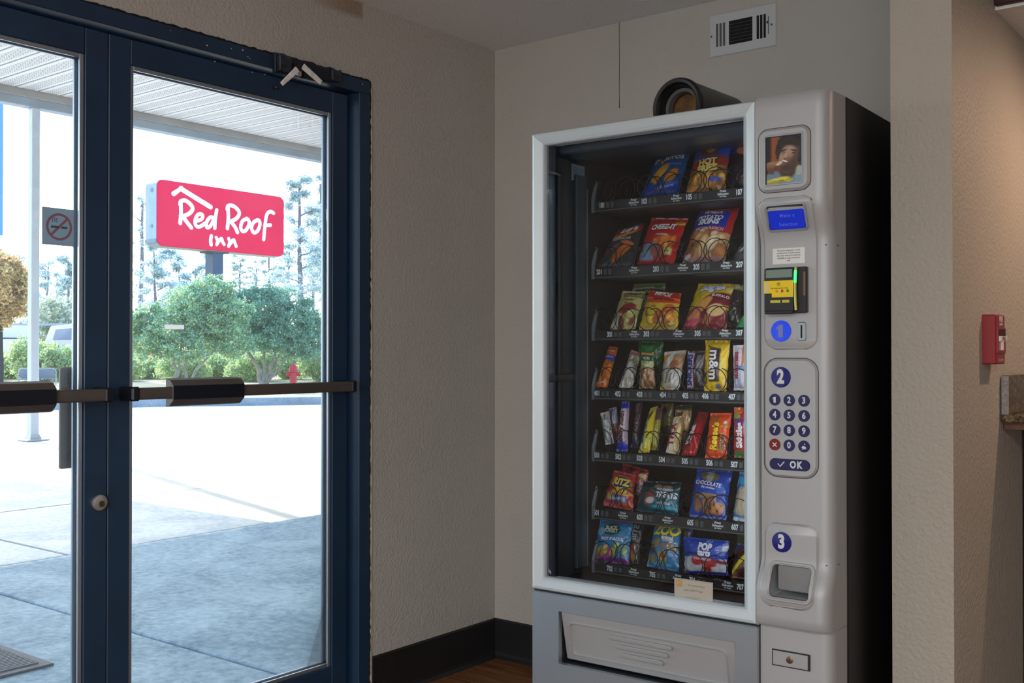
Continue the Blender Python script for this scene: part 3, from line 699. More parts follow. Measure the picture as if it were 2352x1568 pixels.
# clipped hedge: a row of low shrubs
prot = []
for s_ in range(3):
    o = foliage([(0, 0, .42, .78, .78, .42, 12000), (.35, .2, .6, .5, .5, .32, 5500), (-.4, -.1, .5, .5, .5, .32, 5500), (.1, -.3, .25, .6, .6, .25, 4000)], .036, pal_w + pal_g[:1], 30 + s_, name='hedge_shrub'); prot.append(o)
k = 0; rg = np.random.default_rng(2)
spots = [(x, 35.0 + (k_ % 2) * 2.2) for k_, x in enumerate(range(-60, 840, 80))]
for x, dep in spots:
    p = atD(x, 880, dep); o = prot[k] if k < 3 else prot[k % 3].copy()
    if k >= 3: COL.objects.link(o)
    o.location = (p[0], p[1], gz(p[0], p[1]) - .03); o.rotation_euler = (0, 0, float(rg.uniform(0, 6))); sc = float(rg.uniform(.95, 1.25)); 
    if x < 220: sc *= 1.12
    o.scale = (sc, sc, sc * (1.2 if 60 < x < 230 or x > 640 else 1.0)); k += 1
    tag(o, 'low yellow-green shrub in the sunlit hedge row beyond the kerb', 'shrub', 'low shrubs of the hedge row beyond the kerb')
# orange autumn tree at the far left
p = atD(-26, 880, 31.6); o = empty('autumn_tree', (p[0], p[1], gz(p[0], p[1]))); tag(o, 'tree with orange autumn leaves and a dark trunk, seen at the left edge', 'tree')
g = G(); rg = np.random.default_rng(1); fr = np.array([math.cos(R(63)), math.sin(R(63)), 0])
limb(g, (0.3 * fr[0], .3 * fr[1], 0), (0.28 * fr[0], .28 * fr[1], 2.6), .11, .08, .02, rg); g.build('trunk', mat('dark_bark', rgb(52, 48, 50), .9), o, smooth=True)
pal_o = [(222, 168, 88), (232, 186, 112), (206, 150, 84), (178, 160, 90), (240, 204, 140), (198, 168, 70)]
foliage([(*(fr * a)[:2], c, r_, r_, rz, n_) for a, c, r_, rz, n_ in ((.2, 3.0, .95, .8, 15000), (.85, 2.9, .4, .5, 4200), (-.4, 2.9, 1.0, .9, 9000), (.55, 3.55, .4, .35, 2200), (.3, 2.0, .42, .35, 2600), (.75, 2.3, .38, .3, 2200), (.1, 3.8, .4, .3, 1500), (.95, 3.3, .28, .25, 1200))], .055, pal_o, 17, parent=o)

# background trees
pal_p = [(170, 196, 204), (190, 212, 214), (154, 184, 196), (204, 220, 214), (176, 200, 190)]  # leaf colours paled towards blue to imitate distance haze and overexposure
def pine(px, ytop, dep, w, seed, crown=.55, n_=2200, label=None, cat='tree', pal=pal_p, gname=None):
    p = atD(px, 850, dep); bz = gz(p[0], p[1]) - .03; base = (p[0], p[1], bz); H = (808 - ytop) / 2420 * dep + 1.224 - bz
    o = empty('pine_tree', base); tag(o, label, cat, gname); rg = np.random.default_rng(seed)
    g = G(); limb(g, (0, 0, 0), (rg.normal() * .15, rg.normal() * .15, H * .93), .02 * H, .006 * H, .03, rg, 7)
    bl = []
    zb = H * (1 - crown); nb = 9
    for i in range(nb):
        z = zb + (H - zb) * (i + .3) / nb; rad = w * (1 - .55 * i / nb) * rg.uniform(.55, 1.0); a = rg.uniform(0, 6.28)
        c = (math.cos(a) * rad * .55, math.sin(a) * rad * .55, z)
        limb(g, (0, 0, z - .3), c, .05, .02, .02, rg, 2); bl.append((*c, rad * .62, rad * .62, H * crown / nb * .5, int(n_ * 2.2) // nb))
        c2 = (-c[0] * .8, -c[1] * .8, z + .2); bl.append((*c2, rad * .5, rad * .5, H * crown / nb * .42, int(n_ * 2.2) // nb // 2))
    g.build('trunk', M_bark2, o, smooth=True)
    foliage(bl, .075, pal, seed, parent=o, shell=.1, gap=-.05, gapf=3.2); return o
T = [(690, 400, 58, 2.3, .62, 6200, 'tallest feathery pine, rising right of the red sign'), (746, 392, 70, 2.0, .6, 5200, 'tall pine partly cut off by the door stile right of the sign'),
     (655, 560, 82, 1.6, .5, 2400, 'thin pine just behind the right end of the red sign'), (618, 555, 90, 1.5, .4, 2000, None), (585, 600, 98, 1.6, .35, 2000, None), (548, 585, 86, 1.6, .4, 2000, None),
     (322, 440, 64, 1.7, .75, 1500, 'tall pale pine left of the red sign'), (362, 560, 56, 2.3, .8, 5200, None), (404, 575, 71, 2.4, .8, 4600, None), (440, 600, 60, 2.0, .75, 4200, None), (478, 565, 78, 2.0, .6, 3400, None),
     (20, 575, 70, 2.4, .85, 4800, None), (62, 600, 60, 2.0, .85, 4000, None), (104, 595, 78, 2.4, .85, 4200, None), (138, 625, 66, 1.8, .8, 3400, None), (164, 580, 56, 1.9, .85, 4800, 'blue-green pine just left of the door meeting stile'), (202, 600, 84, 2.4, .85, 3600, None),
     (-60, 560, 62, 2.4, .85, 3600, None), (262, 560, 74, 2.2, .8, 3600, None), (718, 560, 92, 2.0, .5, 2600, None), (810, 480, 62, 2.2, .6, 3600, None)]
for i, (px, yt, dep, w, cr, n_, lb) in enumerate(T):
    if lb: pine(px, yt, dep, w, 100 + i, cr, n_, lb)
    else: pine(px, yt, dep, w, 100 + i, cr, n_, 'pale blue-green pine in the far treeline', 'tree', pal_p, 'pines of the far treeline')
p = atD(122, 850, 52); o = empty('weeping_tree', (p[0], p[1], gz(p[0], p[1]))); tag(o, 'pale bushy tree between the white post and the door stile', 'tree')
g = G(); limb(g, (0, 0, 0), (0, 0, 2.6), .12, .05, .03, np.random.default_rng(3)); g.build('trunk', M_bark2, o)
foliage([(0, 0, 2.6, 1.0, 1.0, 1.1, 8000), (.5, .4, 2.0, .9, .9, .8, 5000), (-.5, -.3, 1.8, .9, .9, .9, 5000)], .07, [(176, 196, 160), (200, 208, 180), (150, 178, 140), (210, 206, 190)], 44, parent=o)

# ------------------------------------------------------------------ roadside sign
XS = -30.5
sg = empty('roadside_sign', (XS - .35, 21.2, .2)); tag(sg, 'large red roadside sign lettered Red Roof Inn on a dark steel pole', 'sign')
sy0, sy1, sz0, sz1 = 18.54, 24.33, 5.02, 7.43
M_red = mat('sign_red', rgb(236, 8, 70), .5, spec=.15, noise=.05, nscale=.8)
M_sw = mat('sign_white', rgb(250, 250, 250), .4)
M_case = mat('sign_case', rgb(150, 172, 192), .5, noise=.1, nscale=2)
ab(G().plate(rrect(sy0, sy1, sz0, sz1, .25, 6), fX(0), XS - .70, XS - .06), 'sign_case', M_case, sg)
ab(G().plate(rrect(sy0 + .01, sy1 - .01, sz0 + .01, sz1 - .01, .25, 6), fX(0), XS - .06, XS, .02), 'sign_face', M_red, sg)
ab(G().plate(rrect(sy0 + .01, sy1 - .01, sz0 + .01, sz1 - .01, .25, 6), fX(0), XS - .70, XS - .76, .02), 'sign_face', M_red, sg)
def sp_(a, b):                                                      # strokes measured on the sign's face
    q = onX(320 + a / 6.533, 390 + b / 6.533, XS); return (q[1], q[2])
LT = [('roof_mark', .215, [[(512, 358), (622, 285), (1065, 558)]], 0),
      ('letter_r', .175, [[(618, 500), (622, 640), (610, 800)], [(608, 520), (622, 470), (690, 462), (770, 525), (795, 590), (745, 655), (650, 700)], [(655, 710), (710, 785), (775, 868)]], 1),
      ('letter_e', .16, [[(868, 765), (935, 735), (945, 680), (900, 660), (852, 705), (832, 785), (855, 845), (910, 850), (975, 805)]], 1),
      ('letter_d', .16, [[(1105, 715), (1055, 715), (1005, 790), (1010, 865), (1060, 845), (1110, 755)], [(1158, 602), (1135, 740), (1128, 875)]], 1),
      ('letter_r', .175, [[(1328, 575), (1332, 720), (1318, 878)], [(1315, 590), (1330, 540), (1400, 540), (1475, 600), (1495, 660), (1450, 730), (1370, 775)], [(1375, 785), (1430, 855), (1468, 938)]], 1),
      ('letter_o', .17, [[(1610, 730), (1545, 770), (1518, 860), (1545, 920), (1595, 905), (1638, 830), (1642, 775), (1628, 742)]], 1),
      ('letter_o', .17, [[(1775, 750), (1708, 790), (1680, 870), (1712, 940), (1765, 920), (1800, 850), (1806, 795), (1794, 762)]], 1),
      ('letter_f', .17, [[(2012, 650), (1965, 625), (1912, 665), (1890, 770), (1875, 900), (1862, 1045)], [(1880, 832), (1962, 828)]], 1),
      ('letter_i', .165, [[(1078, 992), (1066, 1060), (1074, 1122)]], 1),
      ('letter_n', .15, [[(1150, 1015), (1172, 1060), (1158, 1120)], [(1165, 1105), (1225, 1030), (1245, 1080), (1268, 1118)]], 1),
      ('letter_n', .15, [[(1338, 1030), (1352, 1085), (1335, 1145)], [(1345, 1130), (1408, 1050), (1430, 1100), (1448, 1145)]], 1)]
for nm, wd, sts, sm in LT:
    g = G()
    for st_ in sts:
        pts = [sp_(*q) for q in st_]
        stroke(g, smoothpts(pts, 5) if sm and len(pts) > 2 else pts, wd * .86, fX(0), XS - .005, XS + .02 + .003 * sts.index(st_), 5)
    if nm == 'roof_mark':
        q = sp_(622, 285); g.prism(circ(q[0], q[1], wd / 2, 16), fX(0), XS - .005, XS + .034)
    ab(g, nm, M_sw, sg)
M_pole = mat('sign_pole_blue', rgb(40, 66, 94), .5, noise=.1, nscale=1)
ab(G().box(XS - .62, 21.02, .1, XS - .14, 21.50, 5.0), 'pole', M_pole, sg, bevel=.01)
ab(G().box(XS - .66, 20.8, 4.96, XS - .1, 21.72, 5.03), 'pole_cap', M_pole, sg)
p = atD(506, 813, 39.2)
ab(G().box(XS - .14, 21.2, 1.0, XS + .1, 21.52, 1.45), 'junction_box', mat('box_pale', rgb(190, 200, 170), .6), sg, bevel=.01)
for zz, q in ((7.05, .09), (5.75, .07)): ab(G().lathe([(q, 0), (q, .01)], (XS - .33, sy0, zz), (0, -1, 0), 14), 'rivet', flat(90, 116, 140), sg)
ab(G().box(XS - .72, sy0 - .03, sz0 + .12, XS - .05, sy0 + .02, sz0 + .26), 'case_clamp', flat(104, 124, 144), sg)

# far things: trucks, guard rail, lamp post, blue pylon
M_cw = mat('white_car_paint', rgb(244, 244, 242), .3, coat=.4)
M_cg = mat('car_window', rgb(150, 162, 172), .15)
M_tyre = mat('tyre', rgb(30, 30, 32), .8)
M_lamp_r = mat('tail_lamp', rgb(190, 40, 40), .3)
def vehicle(nm, px, dep, ang, prof, wid, wins, paint, label, cat, wheels=(.8, 3.9), z=.35):
    p = atD(px, 850, dep); o = empty(nm, (p[0], p[1], gz(p[0], p[1])), R(ang)); tag(o, label, cat)
    f = lambda a, b, c: (a, c, b)
    G().prism(prof, f, -wid / 2, wid / 2).build('body', paint, o, bevel=.05, seg=2)
    for w_ in wins:
        for s in (-1, 1): G().prism(w_, f, s * wid / 2, s * (wid / 2 + .012)).build('window', M_cg, o)
    for x in wheels:
        for s in (-1, 1):
            w = G().lathe([(.20, -.1), (.34, -.11), (.36, 0), (.34, .11), (.20, .1)], (x, s * (wid / 2 - .1), .36), (0, 1, 0), 20).build('wheel', M_tyre, o, smooth=True)
            G().lathe([(.0, 0), (.2, 0), (.19, .02), (0, .03)], (x, s * (wid / 2 + .0), .36), (0, s, 0), 16, cap=False).build('hub_cap', M_steel, w)
    return o
pick = [(0, .6), (0, 1.42), (2.05, 1.42), (2.15, 1.98), (3.3, 2.0), (3.85, 1.48), (5.2, 1.38), (5.35, .6)]
v1 = vehicle('pickup_truck', 14, 40.5, 152, pick, 1.95, [[(2.25, 1.46), (2.3, 1.88), (3.2, 1.9), (3.65, 1.48)]], M_cw, 'white pickup truck, its tailgate and red lamp showing beyond the hedge at the left', 'truck', (1.0, 4.3))
G().box(-.02, -.80, .75, -.005, .80, 1.36).build('tailgate', M_cw, v1, bevel=.01)
for s in (-1, 1): G().box(-.03, s * .97, .95, .02, s * .82, 1.30).build('tail_lamp', M_lamp_r, v1)
G().box(-.12, -.9, .55, .0, .9, .72).build('bumper', M_steel, v1, bevel=.02)
G().box(0, -.96, 1.42, 2.0, .96, 1.47).build('bed_cover', flat(70, 78, 86), v1)
suv = [(0, .42), (.02, 1.25), (.35, 1.98), (1.5, 2.06), (2.6, 1.98), (3.4, 1.4), (4.5, 1.15), (4.65, .42)]
vehicle('hatchback', 135, 46, 20, suv, 1.85, [[(.5, 1.4), (.65, 1.84), (1.5, 1.9), (1.5, 1.4)], [(1.6, 1.4), (1.6, 1.9), (2.5, 1.84), (3.1, 1.4)]], M_cw, 'white car parked between the canopy post and the door stile', 'car')
vehicle('hatchback', 505, 56, 30, suv, 1.85, [[(.5, 1.4), (.65, 1.84), (2.5, 1.84), (3.1, 1.4)]], M_cw, 'white car glimpsed under the sign between the two shrub trees', 'car')
p = atD(318, 850, 42); o = empty('trailer', (p[0], p[1], gz(p[0], p[1])), R(38)); tag(o, 'orange box trailer behind the hedge, left of the shrub trees', 'trailer')
G().box(-1.3, -.8, .5, .35, .8, 2.35).build('body', mat('orange_paint', rgb(240, 120, 60), .5), o, bevel=.04)
G().box(-1.35, -.82, .38, .4, .82, .5).build('chassis', flat(60, 50, 50), o)
for s in (-1, 1): G().lathe([(.2, -.08), (.3, -.08), (.3, .08), (.2, .08)], (-.5, s * .78, .3), (0, 1, 0), 16).build('wheel', M_tyre, o)
gq = empty('guard_rail', tuple(atD(60, 850, 50)[:2]) + (gz(*atD(60, 850, 50)[:2]),)); tag(gq, 'grey metal guard rail with posts across the road at the left', 'guard rail')
a, b = atD(-80, 745, 50), atD(250, 745, 50); L0 = wloc(gq)
g = G().tube([a - np.array(L0), b - np.array(L0)], .06, 6); g.build('rail', M_case, gq)
for t in np.linspace(0, 1, 9):
    q = a + (b - a) * t - np.array(L0); G().box(q[0] - .04, q[1] - .04, 0, q[0] + .04, q[1] + .04, q[2]).build('rail_post', M_case, gq)
p = atD(176, 850, 47); o = empty('lamp_post', (p[0], p[1], gz(p[0], p[1]))); tag(o, 'slender pale blue lamp post just left of the door stile', 'lamp post')
G().lathe([(.06, 0), (.05, 4.4)], n=10).build('shaft', M_case, o); G().box(-.1, -.1, 4.4, .1, .1, 4.5).build('lamp_head', M_case, o, bevel=.02)
p = atD(-37, 850, 52); o = empty('blue_pylon_sign', (p[0], p[1], gz(p[0], p[1])), R(38)); tag(o, 'tall bright blue pylon sign cut off by the left edge', 'sign')
G().box(-.82, -.2, 6.6, .82, .2, 15.0).build('sign_panel', mat('pylon_blue', rgb(84, 150, 206), .6, spec=.2), o, bevel=.02)
G().box(-.15, -.1, 0, .15, .1, 6.62).build('pole', M_pole, o)
# bench behind the hedge gap
p = atD(86, 875, 31.0); o = empty('park_bench', (p[0], p[1], gz(p[0], p[1])), R(64)); tag(o, 'grey metal bench with a low tubular back at the foot of the canopy post', 'bench')
g = G().tube(smoothpts([(-.5, 0, 0), (-.5, 0, .40), (-.46, 0, .48), (-.38, 0, .5), (.38, 0, .5), (.46, 0, .48), (.5, 0, .40), (.5, 0, 0)], 3), .018, 8); g.build('tube_frame', M_case, o)
G().box(-.46, -.012, .2, .46, .012, .47).build('back_panel', flat(128, 134, 142), o); G().box(-.46, -.38, .2, .46, -.0, .23).build('seat', flat(128, 134, 142), o)
# ================================================================== vending machine
vm = empty('vending_machine', P0, MA)
tag(vm, 'tall silver and black snack vending machine with a glass front and keypad', 'vending machine')
M_sil = mat('silver_paint', rgb(172, 174, 176), 0.5, metal=0.3, spec=.5, bump=.03, bscale=300)
M_sil2 = mat('silver_panel', rgb(170, 184, 196), 0.34, metal=0.72, bump=.03, bscale=300)
M_frame = mat('satin_aluminium', rgb(200, 211, 216), 0.45, metal=0.2)
M_black = mat('black_cabinet', rgb(14, 14, 15), 0.45, bump=.03, bscale=200)
M_in = mat('interior_black', rgb(27, 26, 26), 0.55, noise=.1)
M_inl = mat('interior_grey', rgb(52, 50, 49), 0.4, noise=.1)
M_dark = mat('gap_black', rgb(10, 10, 11), 0.7)
M_gap = mat('gap_grey', rgb(62, 58, 56), 0.6)
M_glassv = glass_mat('machine_glass', (0.90, 0.91, 0.92), 0.55)
M_print = mat('badge_blue', rgb(10, 24, 118), 0.12, coat=.6)
M_white = flat(206, 210, 214)
F = lambda a, b, c: (a, c, b)                       # polygon in (u, z), extruded along w
KZ = [(2.0, -.014), (1.585, -.014), (1.478, .019), (.735, .019), (.655, -.013), (.50, -.013)]
def fw(z):
    for (z0, w0), (z1, w1) in zip(KZ, KZ[1:]):
        if z <= z0 and z >= z1:
            t = (z0 - z) / (z0 - z1); t = t * t * (3 - 2 * t) if w0 != w1 else t; return w0 + (w1 - w0) * t
    return KZ[-1][1]
def FC(a, b, c): return (a, fw(b) + c, b)           # same, but riding on the console's front
W, D, H = .852, .84, 1.832
# cabinet
G().box(.004, .045, .06, .030, D, 1.826).box(.030, .30, .06, .655, D, .57).box(.030, .045, 1.803, .655, D, 1.826).box(.030, .79, .57, .655, D, 1.803).build('cabinet_shell', M_black, vm, bevel=.002)
G().box(.655, .10, .06, W, D, 1.834).build('side_cabinet', M_black, vm, bevel=.004)
G().box(.030, .05, .585, .0335, .78, 1.80).build('inner_wall', M_inl, vm)
G().box(.0335, .785, .585, .655, .789, 1.80).build('inner_back', M_in, vm)
G().box(.6515, .05, .585, .655, .78, 1.80).build('inner_wall', M_in, vm)
G().box(.0335, .05, .571, .6515, .78, .585).build('inner_floor', M_in, vm)
G().box(.0335, .06, 1.775, .6515, .16, 1.802).box(.0335, .16, 1.787, .6515, .78, 1.802).build('light_housing', mat('housing_blue_grey', rgb(62, 74, 86), .4, metal=.3), vm, bevel=.004)
for x in (.06, .78):
    for y in (.10, .76): G().lathe([(.022, 0), (.022, .012), (.012, .014), (.012, .06)], (x, y, 0), n=14).build('leg', M_black, vm, smooth=True)
# mitred frame round the glass
def mitre(x0, x1, z0, z1, widths, prof, nms, m):
    """prof: (fraction across, depth) from outside to inside"""
    l, r_, b, t = widths
    co = [(x0, z0), (x1, z0), (x1, z1), (x0, z1)]; ci = [(x0 + l, z0 + b), (x1 - r_, z0 + b), (x1 - r_, z1 - t), (x0 + l, z1 - t)]
    for k in range(4):
        a, b2, c, d = co[k], co[(k + 1) % 4], ci[(k + 1) % 4], ci[k]; vs = []
        for P, Q in ((a, d), (b2, c)):
            for fr, dp in prof: vs.append((P[0] + (Q[0] - P[0]) * fr, dp, P[1] + (Q[1] - P[1]) * fr))
        n = len(prof); fs = [tuple(range(n)), tuple(range(2 * n - 1, n - 1, -1))] + [(i, i + n, (i + 1) % n + n, (i + 1) % n) for i in range(n)]
        G().add(vs, fs).build(nms[k], m, vm)
mitre(.0, .6655, .567, 1.832, (.0385, .0365, .036, .0355), [(0, .045), (0, .010), (.12, .001), (.3, -.001), (.72, .006), (.9, .010), (.93, .006), (1, .010), (1, .045)], ['frame_rail', 'frame_stile', 'frame_rail', 'frame_stile'], M_frame)
G().box(.0385, .022, .603, .629, .027, 1.7965).build('front_glass', M_glassv, vm)
G().box(.0385, .030, .603, .062, .044, 1.7965).build('glass_edge_mask', mat('mask_navy', rgb(10, 18, 32), .3), vm)
G().box(-.0015, .012, .58, .0, .05, 1.83).build('edge_gasket', M_dark, vm)
G().box(.0, .018, .562, .6665, .04, .568).build('gap_shadow_strip', M_dark, vm)
# lower front with the delivery opening
lo = G().box(.0, .004, .06, .6665, .29, .5625).build('lower_panel', M_sil2, vm, bevel=.003)
boolcut(lo, G().box(.0893, -.05, .3745, .6075, .26, .517))
G().box(.0893, .2, .3745, .6075, .257, .517).build('delivery_back', M_dark, vm)
G().box(.09, .02, .3740, .607, .2, .3752).box(.0893, .02, .3745, .0902, .2, .517).build('delivery_liner', mat('liner_dark', rgb(36, 38, 42), .4), vm)
# delivery flap: top edge flush, swung in at the foot, with a pressed panel and three ribs
fz0, fz1, fu0, fu1 = .3815, .5155, .0945, .604
def FL(a, b, c): t = (fz1 - b) / (fz1 - fz0); return (a, .008 + .030 * t + c, b)
fp = G().plate(rrect(fu0, fu1, fz0, fz1, .003, 2), FL, .012, 0, .002).build('delivery_flap', M_sil, vm)
e0, e1, e2, e3 = fu0 + .022, fu1 - .022, fz0 + .014, fz1 - .022
def ringpl(o_, i_, f, c0, c1, g):
    n = len(o_); vs = [f(a, b, c0) for a, b in o_] + [f(a, b, c1) for a, b in inset(o_, (abs(c1 - c0)) * .8)] + [f(a, b, c1) for a, b in inset(i_, -(abs(c1 - c0)) * .8)] + [f(a, b, c0) for a, b in i_]
    fs = []
    for k in range(3):
        for i in range(n): fs.append((k * n + i, k * n + (i + 1) % n, (k + 1) * n + (i + 1) % n, (k + 1) * n + i))
    for i in range(n): fs.append((3 * n + i, 3 * n + (i + 1) % n, (i + 1) % n, i))
    return g.add(vs, fs)
ringpl(rrect(e0, e1, e2, e3, .016), inset(rrect(e0, e1, e2, e3, .016), .008), FL, .0005, -.006, G()).build('pressed_rim', M_sil, fp, smooth=True)
uc = (fu0 + fu1) / 2 - .012
for k, (du, zz) in enumerate(((.088, .470), (.074, .4475), (.058, .425))):
    g = G(); stroke(g, [(uc - du, zz), (uc + du, zz)], .0115, FL, .0005, -.0075, 6); g.build('rib', M_sil, fp, bevel=.003, seg=2)
# console: one sculpted upright carrying every control
zs = sorted(set([.575, .5755, .58, .60, .63] + [.655 + .08 * i / 8 for i in range(9)] + [1.478 + .107 * i / 8 for i in range(9)] + [.75, 1.0, 1.2, 1.4, 1.6, 1.7, 1.8, 1.822, 1.829, 1.833]))
def section(z, top=False):
    w = fw(z); ins = 0
    if z > 1.82: ins = (z - 1.82) * .5
    if z < .581: ins = (.581 - z) * .8
    w += ins; p = [(.6675, w + .006), (.6695, w)]
    p += [(.815 + (.031) * math.sin(R(90 * k / 8)), w + .030 * (1 - math.cos(R(90 * k / 8)))) for k in range(9)]
    p += [(W - .003, .108), (.6675, .108)]
    return p
vs = []; fs = []; n = len(section(1.0))
for z in zs: vs += [(a, b, z) for a, b in section(z)]
for k in range(len(zs) - 1):
    for i in range(n): fs.append((k * n + i, k * n + (i + 1) % n, (k + 1) * n + (i + 1) % n, (k + 1) * n + i))
fs += [tuple(range(n)), tuple((len(zs) - 1) * n + i for i in range(n))]
co = G().add(vs, fs).build('console', M_sil, vm, smooth=True)
vs = []; fs = []
def sec2(z): return [(.6675, .018), (.6695, .012)] + [(.815 + .031 * math.sin(R(90 * k / 8)), .012 + .030 * (1 - math.cos(R(90 * k / 8)))) for k in range(9)] + [(W - .003, .108), (.6675, .108)]
G().prism(sec2(0), ident, .06, .574).build('console_foot', M_sil, vm, smooth=True)
for zz in (1.474, .727):
    g = G(); g.prism([(.8275, fw(zz) - .0004), (W - .0055, fw(zz) + .03), (W - .0055, fw(zz) + .05), (.8275, fw(zz) + .01)], ident, zz - .001, zz + .001); g.build('console_seam', M_gap, vm)

def box_px(x0, x1, ytl, ytr, ybl, ybr, w):
    a = mu(x0, ytl, w); b = mu(x1, ytr, w); c = mu(x0, ybl, w); d = mu(x1, ybr, w)
    return (a[0] + c[0]) / 2, (b[0] + d[0]) / 2, (c[1] + d[1]) / 2, (a[1] + b[1]) / 2
# 1. lit picture panel
u0, u1, z0, z1 = box_px(1742.5, 1861, 300, 284.5, 443.5, 434.5, -.016)
G().plate(rrect(u0 - .0016, u1 + .0016, z0 - .0016, z1 + .0016, .024), FC, .004, -.0006).build('panel_gap', M_gap, vm)
pp_ = G().plate(rrect(u0, u1, z0, z1, .023), FC, .002, -.007, .006).build('picture_panel', M_sil, vm, smooth=True)
a0, a1, b0, b1 = box_px(1759, 1841.5, 316, 306.5, 424.5, 417, -.02)
G().plate(rrect(a0 - .004, a1 + .004, b0 - .004, b1 + .004, .003, 2), FC, -.006, -.0082, .001).build('picture_bezel', M_sil2, pp_)
def portrait():
    nx, ny = 96, 124; S, T = np.meshgrid(np.linspace(0, 1, nx), np.linspace(0, 1, ny)); I = np.zeros((ny, nx, 3)); I[:] = (150, 92, 66)
    rg = np.random.default_rng(3)
    def ell(cx, cy, rx, ry, col, rot=0, soft=.12):
        c, s = math.cos(rot), math.sin(rot); x = (S - cx) * c + (T - cy) * s * 1.3; y = -(S - cx) * s + (T - cy) * c
        d = np.sqrt((x / rx) ** 2 + (y / ry) ** 2); a = np.clip((1 + soft - d) / (2 * soft), 0, 1)[..., None]; I[:] = I * (1 - a) + np.array(col) * a
    def rct(s0, s1, t0, t1, col, soft=.03):
        a = (np.clip((S - s0) / soft, 0, 1) * np.clip((s1 - S) / soft, 0, 1) * np.clip((T - t0) / soft, 0, 1) * np.clip((t1 - T) / soft, 0, 1))[..., None]; I[:] = I * (1 - a) + np.array(col) * a
    I[:] = (158, 92, 62); I[:] = I * (1 - S[..., None] * .25)
    rct(-.1, .20, -.1, 1.1, (48, 42, 46), .08); rct(.92, 1.2, .2, 1.1, (74, 56, 56), .05); rct(.05, .4, -.1, .42, (96, 62, 54), .1)
    ell(.86, .12, .44, .22, (132, 160, 176)); ell(.24, .10, .26, .17, (112, 136, 156)); ell(.93, .24, .12, .10, (170, 182, 172), .5); ell(.62, .08, .2, .12, (118, 144, 160))
    ell(.62, .24, .22, .14, (78, 64, 58), 0, .2)                                   # neck in shade
    for cx, cy, q in ((.60, .90, .17), (.74, .92, .17), (.88, .86, .16), (.48, .84, .15), (.40, .74, .12), (.36, .66, .10), (.97, .74, .14), (.96, .60, .13), (.94, .48, .10), (.66, .80, .22), (.84, .74, .18), (.52, .76, .14), (.36, .56, .07)):
        ell(cx, cy, q, q * .8, (44 + 10 * math.sin(cx * 40), 43 + 9 * math.sin(cx * 40), 46), cx * 5, .22)
    ell(.635, .54, .235, .235, (150, 122, 104), -.25, .10)                         # face
    ell(.60, .38, .19, .16, (120, 94, 80), -.2, .22); ell(.70, .68, .19, .09, (172, 146, 128), -.15, .4); ell(.48, .53, .09, .09, (184, 150, 128), 0, .5); ell(.56, .57, .10, .14, (172, 142, 120), -.2, .5)
    ell(.84, .50, .08, .18, (96, 78, 68), -.2, .6); ell(.60, .31, .20, .075, (78, 62, 56), -.05, .4); ell(.78, .38, .10, .12, (84, 68, 60), -.2, .5)
    ell(.52, .685, .075, .016, (50, 40, 36), .25, .5); ell(.80, .665, .085, .016, (44, 36, 34), -.22, .5)        # brows
    ell(.525, .635, .048, .013, (62, 46, 42), .1, .5); ell(.525, .628, .03, .006, (200, 190, 180), .1, .6); ell(.79, .612, .052, .012, (56, 42, 38), -.15, .5); ell(.53, .605, .05, .008, (130, 100, 84), .1, .6)
    ell(.565, .565, .03, .07, (192, 160, 138), -.25, .6); ell(.545, .520, .045, .025, (160, 124, 104), 0, .5); ell(.57, .505, .05, .008, (92, 66, 56), 0, .6); ell(.66, .50, .02, .05, (112, 86, 74), .5, .6)
    ell(.55, .445, .115, .045, (74, 40, 38), -.30, .25); ell(.545, .460, .095, .020, (226, 222, 212), -.30, .25); ell(.52, .418, .07, .012, (168, 96, 86), -.2, .4)
    ell(.385, .425, .10, .035, (216, 214, 200), .30, .2); ell(.39, .43, .05, .012, (176, 172, 156), .3, .4)     # the snack
    ell(.17, .43, .16, .042, (160, 126, 104), .02, .3); ell(.13, .375, .13, .042, (142, 106, 86), -.1, .3); ell(.12, .32, .12, .04, (124, 88, 72), -.15, .3); ell(.16, .26, .09, .05, (104, 74, 62), -.3, .3)
    for cx, cy, rx, ry, c in ((.30, .07, .30, .045, (206, 198, 66)), (.50, .10, .18, .04, (222, 208, 84)), (.28, .03, .24, .03, (166, 158, 72)), (.66, .055, .12, .035, (190, 182, 72)), (.45, .06, .07, .012, (120, 118, 30)), (.28, .10, .08, .01, (236, 228, 150))): ell(cx, cy, rx, ry, c, .05, .3)
    rct(-.1, .045, -.1, 1.1, (28, 28, 30), .02); rct(-.1, 1.1, .97, 1.1, (50, 34, 30), .02)
    I += rg.normal(size=(ny, nx, 1)) * 4
    vs = [FC(a0 + (a1 - a0) * s, b0 + (b1 - b0) * t, -.0086) for t in np.linspace(0, 1, ny) for s in np.linspace(0, 1, nx)]
    me = bpy.data.meshes.new('portrait_print'); me.from_pydata(vs, [], [(j * nx + i, j * nx + i + 1, (j + 1) * nx + i + 1, (j + 1) * nx + i) for j in range(ny - 1) for i in range(nx - 1)])
    c = np.clip(I.reshape(-1, 3) / 255, 0, 1); setcol(me, np.where(c <= .04045, c / 12.92, ((c + .055) / 1.055) ** 2.4)); return me
M_printc = attr_mat('printed_card', rough=.3, spec=.5)
o = link('portrait_print', portrait(), M_printc, pp_); o['label'] = 'printed photo of a smiling person biting a pale snack'

